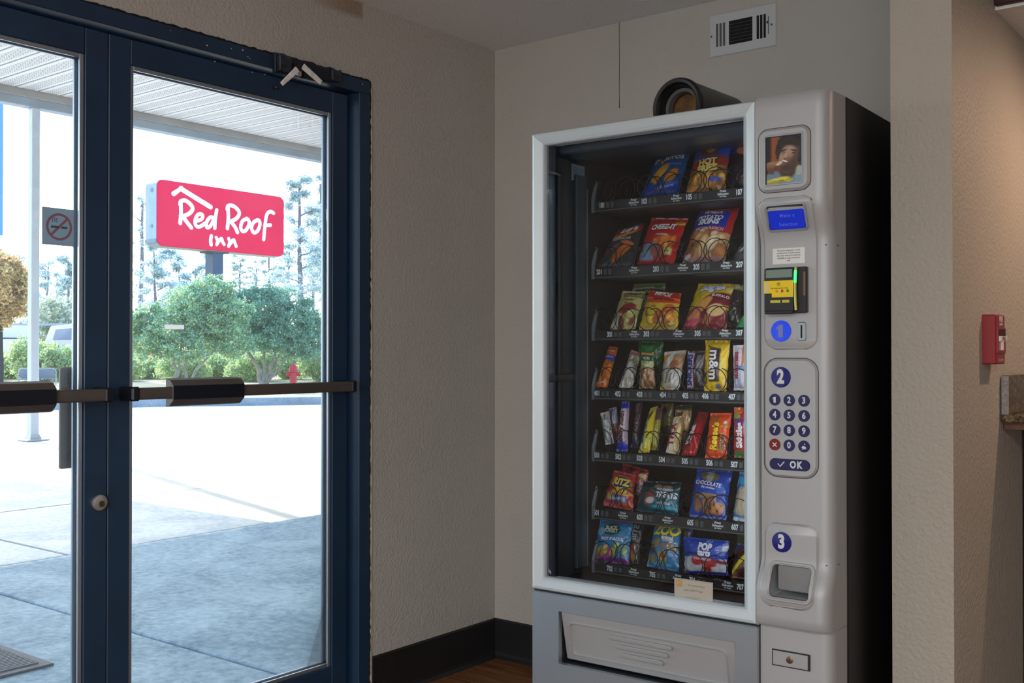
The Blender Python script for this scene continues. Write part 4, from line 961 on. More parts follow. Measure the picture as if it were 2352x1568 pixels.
def strip_panel(u0, u1, z0, z1, rt_, rb_, t, b, g, extra=()):
    """tall rounded panel that follows the console's curve"""
    zz = sorted(set([round(z0 + rb_ * (1 - math.cos(R(90 * k / 7))), 5) for k in range(8)] + [round(z1 - rt_ * (1 - math.cos(R(90 * k / 7))), 5) for k in range(8)] + [round(z, 5) for z in zs if z0 + rb_ < z < z1 - rt_] + list(extra)))
    def half(z, i=0):
        if z < z0 + rb_: q = rb_ - math.sqrt(max(0, rb_ ** 2 - (z0 + rb_ - z) ** 2))
        elif z > z1 - rt_: q = rt_ - math.sqrt(max(0, rt_ ** 2 - (z - z1 + rt_) ** 2))
        else: q = 0
        return q
    vs = []; n = 6; cz = (z0 + z1) / 2
    for z in zz:
        q = half(z); zi = cz + (z - cz) * (1 - 2 * b / (z1 - z0)); a, c = u0 + q, u1 - q
        if c - a < 2 * b: m = (a + c) / 2; ai = ci = m
        else: ai, ci = a + b, c - b
        vs += [(a, fw(z) + .004, z), (a, fw(z) - t + b, z), (ai, fw(zi) - t, zi), (ci, fw(zi) - t, zi), (c, fw(z) - t + b, z), (c, fw(z) + .004, z)]
    fs = []
    for k in range(len(zz) - 1):
        for i in range(n): fs.append((k * n + i, k * n + (i + 1) % n, (k + 1) * n + (i + 1) % n, (k + 1) * n + i))
    fs += [tuple(range(n)), tuple((len(zz) - 1) * n + i for i in range(n))]
    return g.add(vs, fs)
# 2. pay panel
u0 = mu(1754.5, 690, .015)[0]; u1 = mu(1877.5, 690, .015)[0]; z1 = mu(1803, 450.5, -.017)[1]; z0 = mu(1819, 803, .015)[1]
strip_panel(u0 - .0016, u1 + .0016, z0 - .0016, z1 + .0016, .026, .034, -.0002, .0002, G()).build('panel_gap', M_gap, vm)
py = strip_panel(u0, u1, z0, z1, .025, .033, .004, .003, G()).build('pay_panel', M_sil, vm, smooth=True)
a0, a1, b0, b1 = box_px(1763.5, 1850, 474, 468, 529, 524, -.008)
ringpl(rrect(a0 - .003, a1 + .003, b0 - .003, b1 + .003, .008), rrect(a0 + .001, a1 - .001, b0 + .001, b1 - .001, .006), FC, -.003, -.0085, G()).build('display_bezel', M_sil2, py, smooth=True)
G().plate(rrect(a0, a1, b0, b1, .006), FC, -.003, -.0046).build('display_recess', M_gap, py)
M_disp = mat('display_blue', rgb(16, 44, 170), .3, emit=rgb(12, 44, 190), es=.42)
a2, a3, b2, b3 = a0 + .002, a1 - .002, b0 + .002, b1 - .012
ds = G().plate(rrect(a2, a3, b2, b3, .005), FC, -.0046, -.0056).build('display_screen', M_disp, py)
def con_text(s, u, z, size, m, parent, c=-.006, **k):
    if s == '1':                                                   # a numeral one with its flag
        q = size * .95; return G().plate([(u + a * q, z + b * q) for a, b in ((-.13, -.36), (.15, -.36), (.15, .36), (-.04, .36), (-.24, .20), (-.24, .06), (-.13, .12))], FC, c, c - .0003).build('lettering', m, parent)
    return text('lettering', s, lambda x, y: FC(u + x, z + y, c), size, m, parent, **k)
M_dt = mat('display_text', rgb(70, 84, 180), .5, emit=rgb(76, 92, 190), es=.45)
con_text('Make a', (a2 + a3) / 2 + .002, b3 - .0125, .0112, M_dt, ds, -.0059, space=1.15, bold=.012)
con_text('Selection', (a2 + a3) / 2 + .002, b2 + .0105, .0112, M_dt, ds, -.0059, space=1.1, bold=.012)
# price label
a0, a1, b0, b1 = box_px(1775, 1848.5, 571.5, 567, 608, 603, .015)
lb = G().plate(rrect(a0, a1, b0, b1, .001, 1), FC, -.0035, -.0046).build('price_label', flat(226, 226, 222), py)
for i, s in enumerate(['The prices displayed on this', 'machine are 10 cents lower', 'than the retail price and are', 'available as cash purchases', 'only']):
    con_text(s, (a0 + a1) / 2, b1 - .0055 - .0060 * i, .0060, flat(60, 60, 66), lb, -.0048, sx=.86, bold=.01)
# card and bill reader
a0, a1, b0, b1 = box_px(1760.5, 1855, 617, 611, 720, 718, .010)
M_rd = mat('reader_black', rgb(34, 35, 40), .4)
rd = G().plate(rrect(a0, a1, b0, b1, .003, 2), FC, -.003, -.016, .002).build('card_reader', M_rd, py)
um = a0 + (a1 - a0) * .72
G().plate(rrect(a0, um, b0 + .002, b1 - .002, .003, 2), FC, -.015, -.024, .002).build('reader_face', M_rd, rd)
HH = b1 - b0; WW = um - a0; ZF = lambda t: b1 - t * HH; UF = lambda t: a0 + t * WW
G().plate(rrect(UF(.07), UF(.95), ZF(.225), ZF(.05), .001, 1), FC, -.023, -.0246).build('reader_display', mat('lcd_green', rgb(120, 140, 128), .25), rd)
M_yel = mat('yellow_label', rgb(236, 204, 10), .4)
G().plate([(UF(.0), ZF(.565)), (UF(.27), ZF(.565)), (UF(.27), ZF(.655)), (UF(.985), ZF(.655)), (UF(.985), ZF(.29)), (UF(.0), ZF(.29))], FC, -.023, -.0246).build('instruction_label', M_yel, rd)
for k, c in enumerate(((214, 140, 50), (184, 40, 24), (30, 140, 50))):
    uu = UF(.44 + k * .185); G().plate(rrect(uu - .0026, uu + .0026, ZF(.55), ZF(.49), .0006, 1), FC, -.024, -.0255).build('reader_button', flat(*c), rd)
con_text('Tap, insert card or swipe', UF(.53), ZF(.455), .0042, flat(40, 36, 10), rd, -.0249)
g = G(); ringpl(circ(UF(.5), ZF(.365), .0042, 16), circ(UF(.5), ZF(.365), .0034, 16), FC, -.0246, -.0249, g)
for k in range(3): stroke(g, [(UF(.5) - .0018 + .0016 * k, ZF(.365) - .0022), (UF(.5) - .0010 + .0016 * k, ZF(.365)), (UF(.5) - .0018 + .0016 * k, ZF(.365) + .0022)], .0006, FC, -.0246, -.0249, 2)
g.build('contactless_symbol', flat(60, 52, 14), rd)
for k in range(3): G().plate(rrect(UF(.06), UF(.17), ZF(.39 + .075 * k), ZF(.34 + .075 * k), .0005, 1), FC, -.0246, -.0249).build('card_symbol', flat(190, 196, 200), rd)
for q in ((.22, .56), (.62, .86)): G().plate(rrect(UF(q[0]), UF(q[1]), ZF(.775), ZF(.715), .0005, 1), FC, -.023, -.0246).build('logo_strip', flat(196, 188, 60), rd)
G().plate(rrect(UF(.06), UF(.99), ZF(.93), ZF(.80), .001, 1), FC, -.0235, -.0238).build('bill_slot', M_dark, rd)
G().plate(rrect(UF(.04), UF(1.0), ZF(1.02), ZF(.945), .002, 2), FC, -.02, -.030, .002).build('bill_tray', M_rd, rd)
zt = [b1 - .002 - (b1 - b0 - .008) * k / 14 for k in range(15)]
g = G().tube([FC(um + .006 - .0022 * math.sin(math.pi * k / 14), z, -.024) for k, z in enumerate(zt)], .0034, 8); g.build('swipe_rail', mat('rail_yellow', rgb(190, 180, 60), .25), rd, smooth=True)
g = G().tube([FC(um + .006 - .0022 * math.sin(math.pi * (k + 1) / 14), z, -.0248) for k, z in enumerate(zt[1:6])], .0036, 8); g.build('status_light', mat('green_lamp', rgb(60, 220, 110), .3, emit=rgb(40, 235, 110), es=1.6), rd, smooth=True)
G().plate(rrect(a1 - .0075, a1 - .0025, b0 + .040, b1 - .012, .001, 1), FC, -.0155, -.0168).build('reader_sticker', flat(116, 96, 70), rd)
# badges and keys
def badge(s, px, py_, r_, m, parent, lit=False):
    u, z = mu(px, py_, .015); b = G().lathe([(r_, -.002), (r_, .001), (r_ * .95, .0028), (r_ * .6, .0038), (0, .004)], FC(u, z, -.0035), (0, -1, 0), 32, cap=False).build('number_badge', m, parent, smooth=True)
    if lit: b['label'] = 'blue badge glowing from within'
    con_text(s, u, z, r_ * 1.75, flat(120, 130, 190) if lit else M_white, b, -.0080, bold=.05, sx=.78); return b
M_lit = mat('badge_lit_blue', rgb(20, 70, 210), .15, emit=rgb(10, 62, 236), es=.42, coat=.5)
badge('1', 1794, 760, .0255, M_lit, py, True)
u, z = mu(1841.5, 761, .015)
cs = G().plate(rrect(u - .0115, u + .0115, z - .0225, z + .0225, .006), FC, -.0035, -.0065, .002).build('coin_slot_plate', M_sil2, py, smooth=True)
G().plate(rrect(u - .0018, u + .0022, z - .0155, z + .0155, .0015, 3), FC, -.0064, -.0069).build('coin_slot', M_dark, cs)
# 3. keypad
u0, u1 = mu(1754.5, 960, .015)[0], mu(1878, 960, .015)[0]; z1 = (mu(1790, 822.5, .015)[1] + mu(1852, 823.5, .015)[1]) / 2; z0 = (mu(1795, 1094, .015)[1] + mu(1857, 1100.5, .015)[1]) / 2
G().plate(rrect(u0 - .0016, u1 + .0016, z0 - .0016, z1 + .0016, .035, 8), FC, .004, -.0004).build('panel_gap', M_gap, vm)
kp_ = G().plate(rrect(u0, u1, z0, z1, .034, 8), FC, .002, -.0052, .005).build('keypad_panel', M_sil, vm, smooth=True)
badge('2', 1794, 866, .0252, M_print, kp_)
M_key = mat('key_blue', rgb(12, 24, 84), .3, coat=.2); M_keyr = mat('key_red', rgb(122, 26, 28), .3)
keys = [('1', 1780, 917.5), ('2', 1813, 919), ('3', 1847, 920), ('4', 1780, 952), ('5', 1813, 953.5), ('6', 1847, 955), ('7', 1780, 986.5), ('8', 1813, 988), ('9', 1847, 990), ('X', 1780, 1020.5), ('0', 1813, 1022.5), ('h', 1847, 1025)]
for s, px, py2 in keys:
    u, z = mu(px, py2, .014); G().lathe([(.0140, -.001), (.0140, .0014), (.0134, .0019), (0, .0019)], FC(u, z, -.005), (0, -1, 0), 30, cap=False).build('key', M_keyr if s == 'X' else M_key, kp_)
    if s == 'X':
        g = G()
        for a in (1, -1): stroke(g, [(u - .0045, z - .0045 * a), (u + .0045, z + .0045 * a)], .0024, FC, -.007, -.0075, 2)
        g.build('key_symbol', M_white, kp_)
    elif s == 'h':
        g = G().plate([(u - .006, z - .003), (u + .001, z - .006), (u + .006, z - .003), (u + .002, z + .001), (u - .003, z + .001)], FC, -.007, -.0075)
        g.plate(circ(u + .002, z + .0055, .0016, 10), FC, -.007, -.0075); stroke(g, [(u - .0045, z - .0065), (u + .006, z - .005)], .0012, FC, -.007, -.0075, 2); g.build('key_symbol', M_white, kp_)
    else: con_text(s, u, z, .0205, M_white, kp_, -.0074, bold=.035, sx=.85)
ua, ub = mu(1768, 1065, .014)[0], mu(1861, 1070, .014)[0]; zo = (mu(1768, 1064, .014)[1] + mu(1861, 1070, .014)[1]) / 2
G().plate(rrect(ua, ub, zo - .0135, zo + .0135, .013), FC, -.004, -.0072, .001).build('ok_key', M_key, kp_, smooth=True)
con_text('OK', ua + (ub - ua) * .66, zo, .0225, M_white, kp_, -.0078, bold=.045, sx=.82, space=1.25)
g = G(); uk = ua + (ub - ua) * .29; stroke(g, [(uk - .007, zo + .001), (uk - .002, zo - .005), (uk + .008, zo + .006)], .0026, FC, -.0072, -.0078, 2); g.build('check_mark', M_white, kp_)
# 4. coin return panel
u0 = mu(1755.5, 1240, .015)[0]; u1 = mu(1879.5, 1240, .015)[0]; z1 = (mu(1785, 1199, .015)[1] + mu(1852, 1205, .015)[1]) / 2; z0 = (mu(1775, 1393.5, -.015)[1] + mu(1845, 1403, -.015)[1]) / 2
gp = strip_panel(u0 - .0016, u1 + .0016, z0 - .0016, z1 + .0016, .032, .032, -.0002, .0002, G()).build('panel_gap', M_gap, vm)
cr = strip_panel(u0, u1, z0, z1, .031, .031, .0055, .0045, G()).build('coin_return_panel', M_sil, vm, smooth=True)
a0, a1, b0, b1 = box_px(1769.5, 1860, 1297.5, 1307, 1369, 1377, -.006)
cut = lambda: G().prism(rrect(a0, a1, b0, b1, .010), F, -.08, .060)
boolcut(co, cut()); boolcut(cr, cut()); boolcut(gp, cut())
G().plate(rrect(a0 + .0008, a1 - .0008, b0 + .0008, b1 - .0008, .009), F, .062, .0595).build('coin_cup_back', M_sil2, cr)
ringpl(rrect(a0 - .010, a1 + .010, b0 - .010, b1 + .010, .018), rrect(a0 - .0005, a1 + .0005, b0 - .0005, b1 + .0005, .010), FC, -.0045, -.0085, G()).build('cup_rim', M_sil, cr, smooth=True)
G().plate(rrect(a0 + .010, a1 + .0, b0 + .012, b1 - .002, .006), F, .020, .016, .001).build('coin_return_flap', mat('cup_flap_grey', rgb(128, 128, 130), .5), cr)
badge('3', 1796, 1244.5, .0252, M_print, cr)
# 5. lock
a0, a1, b0, b1 = box_px(1774, 1861.5, 1488.5, 1503, 1526, 1541.5, .012)
FK = lambda a, b, c: (a, .012 + c, b)
lp = G().plate(rrect(a0, a1, b0, b1, .0012, 2), FK, .001, -.003, .001).build('lock_plate', mat('lock_frame_dark', rgb(40, 42, 46), .4), vm)
G().plate(rrect(a0 + .0028, a1 - .005, b0 + .0028, b1 - .0028, .001, 1), FK, -.002, -.0042, .0006).build('lock_handle', mat('lock_silver', rgb(196, 204, 210), .3, metal=.6), lp)
G().lathe([(.0085, 0), (.0085, .002), (.006, .003), (0, .003)], FK((a0 + a1) / 2 - .002, (b0 + b1) / 2, -.004), (0, -1, 0), 22, cap=False).build('lock_barrel', mat('lock_brass', rgb(120, 104, 86), .35, metal=.8), lp, smooth=True)
G().box((a0 + a1) / 2 - .0025, .0045, (b0 + b1) / 2 - .004, (a0 + a1) / 2 - .0015, .0055, (b0 + b1) / 2 + .003).build('keyhole', M_dark, lp)
# papers on the glass
a0, a1, b0, b1 = box_px(1549.5, 1638, 1326, 1337.5, 1377, 1387, .022)
ct = G().plate(rrect(a0, a1, b0, b1, .001, 1), F, .0215, .0205).build('service_card', flat(176, 168, 154), vm)
FG = lambda a, b, c: (a, .0205 + c, b)
g = G(); ringpl(rrect(a0 + .002, a1 - .002, b0 + .002, b1 - .002, .001, 1), rrect(a0 + .0026, a1 - .0026, b0 + .0026, b1 - .0026, .001, 1), FG, 0, -.0003, g); g.build('card_border', flat(126, 118, 106), ct)
G().plate(rrect(a0 + .006, a0 + .022, b1 - .021, b1 - .005, .001, 1), FG, 0, -.0004).build('card_emblem', flat(178, 140, 84), ct)
text('lettering', '111', lambda x, y: FG(a0 + .014 + x, b1 - .012 + y, -.0006), .010, flat(206, 180, 140), ct)
for s, zz, sz in (('For service or refund', b1 - .014, .0068), ('please call 800 777-0609', b1 - .027, .0068), ('thank you for your business', b0 + .011, .0045)):
    text('lettering', s, lambda x, y: FG((a0 + a1) / 2 + (.009 if zz > b1 - .02 else 0) + x, zz + y, -.0006), sz, flat(132, 126, 118), ct, bold=.005, sx=.78)
a0, a1, b0, b1 = box_px(1290.5, 1317.5, 327, 323, 351, 358, .03)
lb = G().box(.0336, .155, 1.72, .0342, .225, 1.768).build('notice_label', flat(120, 132, 140), vm)
for k in range(6): G().box(.0342, .162, 1.727 + k * .006, .0344, .218, 1.7285 + k * .006).build('label_line', flat(70, 84, 96), lb)
u, z = mu(1263.5, 1308, .022); g = G()
for k in range(3): g.plate(circ(u - .003 + .003 * k, z - .002 * k, .0012, 8), F, .0215, .021); g.plate([(u - .004 + .003 * k, z - .007 - .002 * k), (u - .002 + .003 * k, z - .007 - .002 * k), (u - .002 + .003 * k, z - .002 - .002 * k), (u - .004 + .003 * k, z - .002 - .002 * k)], F, .0215, .021)
g.build('etched_mark', flat(170, 180, 186), vm)
# post with the tray runners on the left inner wall
G().box(.0336, .165, .60, .046, .225, 1.735).build('runner_post', mat('runner_grey', rgb(66, 74, 80), .4, metal=.3), vm, bevel=.002)
G().box(.046, .218, .60, .0475, .2225, 1.70).build('runner_edge', mat('runner_light', rgb(120, 132, 140), .35, metal=.5), vm)

# trays, spirals and the price strips
TZ = [(1.632, 1.658), (1.440, 1.467), (1.262, 1.285), (1.092, 1.117), (.914, .938), (.748, .774), (.5945, .617)]
CU = [.1057, .1808, .2537, .3218, .3894, .4590, .5250, .592]
M_tray = mat('tray_black', rgb(30, 31, 33), .45); M_strip = mat('price_strip', rgb(24, 29, 34), .35, coat=.3)
M_lip = mat('tray_lip_grey', rgb(84, 90, 94), .4, metal=.4); M_brk = mat('tray_bracket', rgb(106, 116, 122), .4, metal=.4)
M_coil = mat('black_wire', rgb(12, 12, 13), .5, spec=.3); M_roll = mat('price_roller', rgb(66, 72, 76), .5)
WT = .20
def coil(n_turn, r_, pitch, ph):
    n = 18; pts = []
    for k in range(int(n_turn * n) + 1):
        t = k / n * 2 * math.pi + ph; q = k / n; pts.append((r_ * math.cos(t), .004 * q if q < .8 else .0032 + pitch * (q - .8), r_ + .004 + r_ * math.sin(t)))
    return pts
cm = {}
for ti, (za, zb) in enumerate(TZ):
    g = G().box(.085, WT + .004, za - .006, .648, .70, za - .003)
    for u in (CU[:-1] if ti in (3, 4) else CU[1:-1:2]): g.box(u + .035, WT + .03, za - .003, u + .0362, .69, za + .022)
    g.box(.085, WT + .02, za - .006, .0862, .69, za + .03)
    ty = g.build('tray', M_tray, vm)
    ps = G().add([(.082, WT + .006, zb), (.648, WT + .006, zb), (.648, WT, zb - .001), (.082, WT, zb - .001), (.082, WT, za), (.648, WT, za), (.648, WT + .006, za), (.082, WT + .006, za)],
            [(0, 1, 2, 3), (3, 2, 5, 4), (4, 5, 6, 7), (7, 6, 1, 0), (0, 3, 4, 7), (1, 6, 5, 2)]).build('price_strip', M_strip, ty)
    G().box(.082, WT - .0035, za - .0035, .648, WT + .001, za).build('tray_lip', M_lip, ty, bevel=.0008)
    G().add([(.0755, WT - .004, za - .006), (.0835, WT - .004, za - .006), (.0835, WT - .004, zb + .006), (.0860, WT + .012, zb + .058), (.0800, WT + .012, zb + .062), (.0755, WT - .004, zb + .010),
             (.0755, WT + .004, za - .006), (.0835, WT + .004, za - .006), (.0835, WT + .004, zb + .006), (.0860, WT + .016, zb + .058), (.0800, WT + .016, zb + .062), (.0755, WT + .004, zb + .010)],
            [(0, 1, 2, 5), (5, 2, 3, 4), (6, 11, 8, 7), (11, 10, 9, 8), (0, 6, 7, 1), (1, 7, 8, 2), (2, 8, 9, 3), (3, 9, 10, 4), (4, 10, 11, 5), (5, 11, 6, 0)]).build('tray_bracket', M_brk, ty)
    for ci, u in enumerate(CU):
        if u > .60: continue
        left = ci % 2 == 0 or ti in (3, 4)
        key = (left, ti in (3, 4))
        if key not in cm:
            pts = coil(7.2, .0325, .062 if ti not in (3, 4) else .050, R(-80 if left else 260))
            if not left: pts = [(-x, y, z) for x, y, z in coil(7.2, .0325, .062, R(-80))]
            o = G().tube(pts, .00125, 7).build('spiral', M_coil, vm, smooth=True); cm[key] = o
        else: o = cm[key].copy(); COL.objects.link(o); o.parent = vm
        o.location = (u, WT + .004, zb - .006)
def strip_text(ti, s, px, kind):
    za, zb = TZ[ti]; u = mu(px, 800, WT)[0]; zc = (za + zb) / 2
    FT = lambda x, y: (u + x, WT - .0006, zc + y)
    par = [o for o in vm.children if o.name.startswith('tray') and not o.name.startswith('tray_')][ti]
    if kind == 'n': text('lettering', s, FT, .0205, flat(200, 212, 218), par, bold=.03, sx=.62)
    else:
        for a, yy, sz in (('Press', .0075, .0088), ('Selection', .0, .0088), ('for Price', -.0068, .0056)):
            text('lettering', a, lambda x, y: FT(x, y + yy), sz, flat(196, 204, 208), par, bold=.03, sx=1.0, slant=.2)
rows = [[('101', 1383), ('P', 1456), ('103', 1480), ('P', 1554), ('105', 1583), ('P', 1661.5), ('107', 1698)],
        [('201', 1377), ('P', 1457), ('203', 1507), ('P', 1569), ('205', 1600), ('P', 1669), ('207', 1699)],
        [('301', 1401), ('P', 1457), ('303', 1485), ('P', 1559), ('305', 1602.5), ('P', 1665.5), ('307', 1698)],
        [('401', 1371.5), ('402', 1419), ('403', 1469), ('404', 1522.5), ('405', 1574), ('406', 1620), ('407', 1681)],
        [('501', 1371), ('502', 1420), ('503', 1469), ('504', 1520), ('505', 1572.6), ('506', 1629), ('507', 1686)],
        [('601', 1370), ('P', 1430.5), ('603', 1469), ('P', 1533), ('605', 1585), ('P', 1648), ('607', 1687)],
        [('702', 1400), ('P', 1455), ('705', 1498), ('P', 1557), ('706', 1589.6), ('P', 1670), ('707', 1699)]]
for ti, rw in enumerate(rows):
    za, zb = TZ[ti]; par = [o for o in vm.children if o.name.startswith('tray') and not o.name.startswith('tray_')][ti]; ro = None
    for s, px in rw:
        strip_text(ti, s, px, 'n' if s != 'P' else 'p')
        if s != 'P':
            u = mu(px, 800, WT)[0]
            for q in (.019, .034):
                if u + q < .60:
                    if ro is None: ro = G().plate(rrect(-.0048, .0048, za + .005, zb - .005, .002, 3), F, WT, WT - .0012, .0004).build('price_roller', M_roll, par); o = ro
                    else: o = ro.copy(); COL.objects.link(o); o.parent = par
                    o.location = (u + q, 0, 0)
# unseen lamp tube added behind the frame's right stile to light the snacks
area_l = bpy.data.lights.new('added_snack_lamp', 'AREA'); area_l.shape = 'RECTANGLE'; area_l.size = .012; area_l.size_y = 1.05; area_l.energy = 2.2; area_l.color = (.95, .98, 1.0)
ao = bpy.data.objects.new('added_snack_lamp', area_l); COL.objects.link(ao); ao.parent = vm; ao.location = (.643, .060, 1.2)
ao.rotation_euler = Vector((.643 - .25, .060 - .40, 0)).to_track_quat('Z', 'Y').to_euler()
G().box(.6435, .045, .62, .6512, .075, 1.78).build('added_lamp_tube', mat('added_lamp_tube', rgb(200, 205, 210), .4), vm)

# black tube lying on top of the machine
tb = empty('black_tube', (0, 0, 0)); L1 = Vector(P0) + Matrix.Rotation(MA, 3, 'Z') @ Vector((.318, .26, 1.8345 + .080)); tb.location = L1 - Vector((0, 0, .080)); tb.rotation_euler = (0, 0, MA + R(-4))
tag(tb, 'short black plastic tube with a rounded rim lying on top of the vending machine', 'tube')
M_tb = mat('tube_black', rgb(22, 21, 22), .35)
G().lathe([(.060, .004), (.066, -.004), (.074, -.006), (.079, -.001), (.080, .008), (.0765, .020), (.0765, .27), (.055, .27), (.055, .06), (.060, .004)], (0, 0, .080), (0, 1, 0), 40, cap=False).build('tube_body', M_tb, tb, smooth=True)
G().lathe([(.056, .03), (.046, .03), (.044, .045), (.044, .05)], (0, 0, .080), (0, 1, 0), 32, cap=False).build('inner_ring', mat('ring_grey', rgb(96, 98, 98), .35), tb, smooth=True)
G().lathe([(.0, .06), (.054, .06)], (0, 0, .080), (0, 1, 0), 30, cap=False).build('wooden_core', mat('brown_core', rgb(120, 84, 44), .5, noise=.5, nscale=40), tb)
# ================================================================== snacks in the machine
M_wrap = attr_mat('printed_wrapper', rough=.28, spec=.55, coat=.35, crinkle=.5)
def printer(ops, nx, ny, seed):
    S, T = np.meshgrid(np.linspace(0, 1, nx), np.linspace(0, 1, ny)); I = np.zeros((ny, nx, 3)); rg = np.random.default_rng(seed)
    def put(a, col): I[:] = I * (1 - a[..., None]) + np.array(col, float) * a[..., None]
    def ell(cx, cy, rx, ry, col, rot=0, soft=.10):
        c, s = math.cos(rot), math.sin(rot); x = (S - cx) * c + (T - cy) * s; y = -(S - cx) * s + (T - cy) * c
        put(np.clip((1 + soft - np.sqrt((x / rx) ** 2 + (y / ry) ** 2)) / (2 * soft), 0, 1), col)
    for op in ops:
        k = op[0]
        if k == 'B': I[:] = op[1]
        elif k == 'G':                                                  # two-colour vertical blend
            t = T[..., None]; I[:] = np.array(op[1]) * (1 - t) + np.array(op[2]) * t
        elif k == 'R':
            _, s0, s1, t0, t1, col = op; sl = .02; put(np.clip((S - s0) / sl + .5, 0, 1) * np.clip((s1 - S) / sl + .5, 0, 1) * np.clip((T - t0) / sl + .5, 0, 1) * np.clip((t1 - T) / sl + .5, 0, 1), col)
        elif k == 'E': ell(*op[1:])
        elif k == 'D':                                                  # slanting band
            _, t0, sl, h, col = op; d = T - (t0 + sl * (S - .5)); put(np.clip((h - np.abs(d)) / .02 + .5, 0, 1), col)
        elif k == 'C':                                                  # heap of pieces in a box
            _, s0, s1, t0, t1, n_, r_, cols = op
            for _i in range(n_):
                c = np.array(cols[rg.integers(0, len(cols))], float); cx, cy = rg.uniform(s0, s1), rg.uniform(t0, t1); ro = rg.uniform(0, 3.1); q = r_ * rg.uniform(.7, 1.2)
                ell(cx, cy - .01, q * 1.08, q * .78, c * .55, ro, .15); ell(cx, cy, q, q * .68, c, ro, .12); ell(cx - .01, cy + q * .2, q * .5, q * .25, np.minimum(c * 1.25, 255), ro, .5)
    I += rg.normal(size=(ny, nx, 1)) * 3
    return np.clip(I / 255, 0, 1)
def pouch(name, label, corners, wb, ops, texts, bulge=.018, seed=0, wt=None, cat='snack', group=None, crimp=.055, nx=42, ny=58, twist=0.0):
    """corners: pixels BL, BR, TR, TL of the printed face; wb: depth of its foot"""
    BL, BR, TR, TL = [np.array(c, float) for c in corners]
    f = lambda px, w: np.array([mu(px[0], px[1], w)[0], w, mu(px[0], px[1], w)[1]])
    bl, br = f(BL, wb), f(BR, wb)
    if wt is None:                                                     # lean back until the top sits over the foot
        best = None
        for q in np.linspace(wb, wb + .14, 29):
            tl, tr_ = f(TL, q), f(TR, q); e = abs((tl[0] + tr_[0]) / 2 - (bl[0] + br[0]) / 2) + .15 * (q - wb)
            if best is None or e < best[0]: best = (e, q)
        wt = best[1]
    tl, tr_ = f(TL, wt), f(TR, wt)
    ctr = (bl + br) / 2
    up = ((tl + tr_) - (bl + br)); rt = ((br + tr_) - (bl + tl)); nrm = np.cross(rt, up); nrm /= np.linalg.norm(nrm)
    if nrm[1] > 0: nrm = -nrm
    rg = np.random.default_rng(seed + 50); ph = rg.uniform(0, 6.28, 12); wv = float(np.linalg.norm(rt) / 2)
    def surf(s, t, side=1.0):
        p = (bl * (1 - s) + br * s) * (1 - t) + (tl * (1 - s) + tr_ * s) * t
        tt = min(max((t - crimp) / (1 - 2 * crimp), 0), 1)
        pr = (max(0, math.sin(math.pi * s)) ** .55) * (max(0, math.sin(math.pi * tt)) ** .5)
        pin = math.sin(math.pi * min(max(t, 0), 1))                    # sides pull in a little where it is full
        q = p + nrm * (bulge * pr * side) + rt / 2 * (-.05 * pin * (2 * s - 1) * (1 if pr > 0 else 0)) * .6
        a = .0011 * (1 - .5 * pr)
        q = q + nrm * a * side * (math.sin(17 * s + 5 * t + ph[0]) * math.sin(9 * t + ph[1]) + .7 * math.sin(31 * s - 13 * t + ph[2]) * math.sin(21 * t + ph[3]))
        if t < crimp or t > 1 - crimp: q = q + nrm * .0007 * math.sin(s * 95) + np.array([0, 0, .0006 * math.sin(s * 140)])
        edge = 1 - min(s, 1 - s) * 9
        if edge > 0: q = q + rt / 2 * (.010 * edge * math.sin(23 * t + ph[4 if s < .5 else 5])) * (1 if s > .5 else -1)
        return q
    nb = 12
    Sx = np.linspace(0, 1, nx); Ty = np.linspace(0, 1, ny)
    front = [surf(s, t) - ctr for t in Ty for s in Sx]
    bx = np.linspace(0, 1, nb); by = np.linspace(0, 1, nb)
    back = [surf(s, t, -.75) - ctr - nrm * .0002 for t in by for s in bx]
    vs = front + back; o_ = len(front)
    fs = [(j * nx + i, j * nx + i + 1, (j + 1) * nx + i + 1, (j + 1) * nx + i) for j in range(ny - 1) for i in range(nx - 1)]
    fs += [(o_ + j * nb + i, o_ + (j + 1) * nb + i, o_ + (j + 1) * nb + i + 1, o_ + j * nb + i + 1) for j in range(nb - 1) for i in range(nb - 1)]
    me = bpy.data.meshes.new(name); me.from_pydata([tuple(map(float, v)) for v in vs], [], fs)
    img = printer(ops, nx, ny, seed); c = img.reshape(-1, 3); bc = np.tile(img.mean((0, 1)), (nb * nb, 1)); c = np.concatenate([c, bc])
    setcol(me, np.where(c <= .04045, c / 12.92, ((c + .055) / 1.055) ** 2.4))
    me.polygons.foreach_set('use_smooth', [True] * len(me.polygons))
    o = link(name, me, M_wrap)
    Rm = Matrix.Rotation(MA, 3, 'Z'); o.location = Vector(P0) + Rm @ Vector(ctr); o.rotation_euler = (0, 0, MA)
    tag(o, label, cat, group)
    Wm = float(np.linalg.norm((br - bl) + (tr_ - tl)) / 2); Hm = float(np.linalg.norm(up) / 2)
    for tx in texts:
        s_, sc, tcn, h = tx[:4]; col = tx[4]; k = tx[5] if len(tx) > 5 else {}
        k = dict(k); off = k.pop('off', .0028); sh = k.pop('shadow', None)
        for dx, dy, cc, of in (([(.0008, -.0008, sh, off * .7)] if sh else []) + [(0, 0, col, off)]):
            text('lettering', s_, lambda x, y: surf(min(max(sc + (x + dx) / Wm, .01), .99), min(max(tcn + (y + dy) / Hm, .01), .99)) + nrm * of - ctr, h, flat(*cc, .4), o, **k)
    return o
WH = (226, 228, 230)
V90 = R(90)
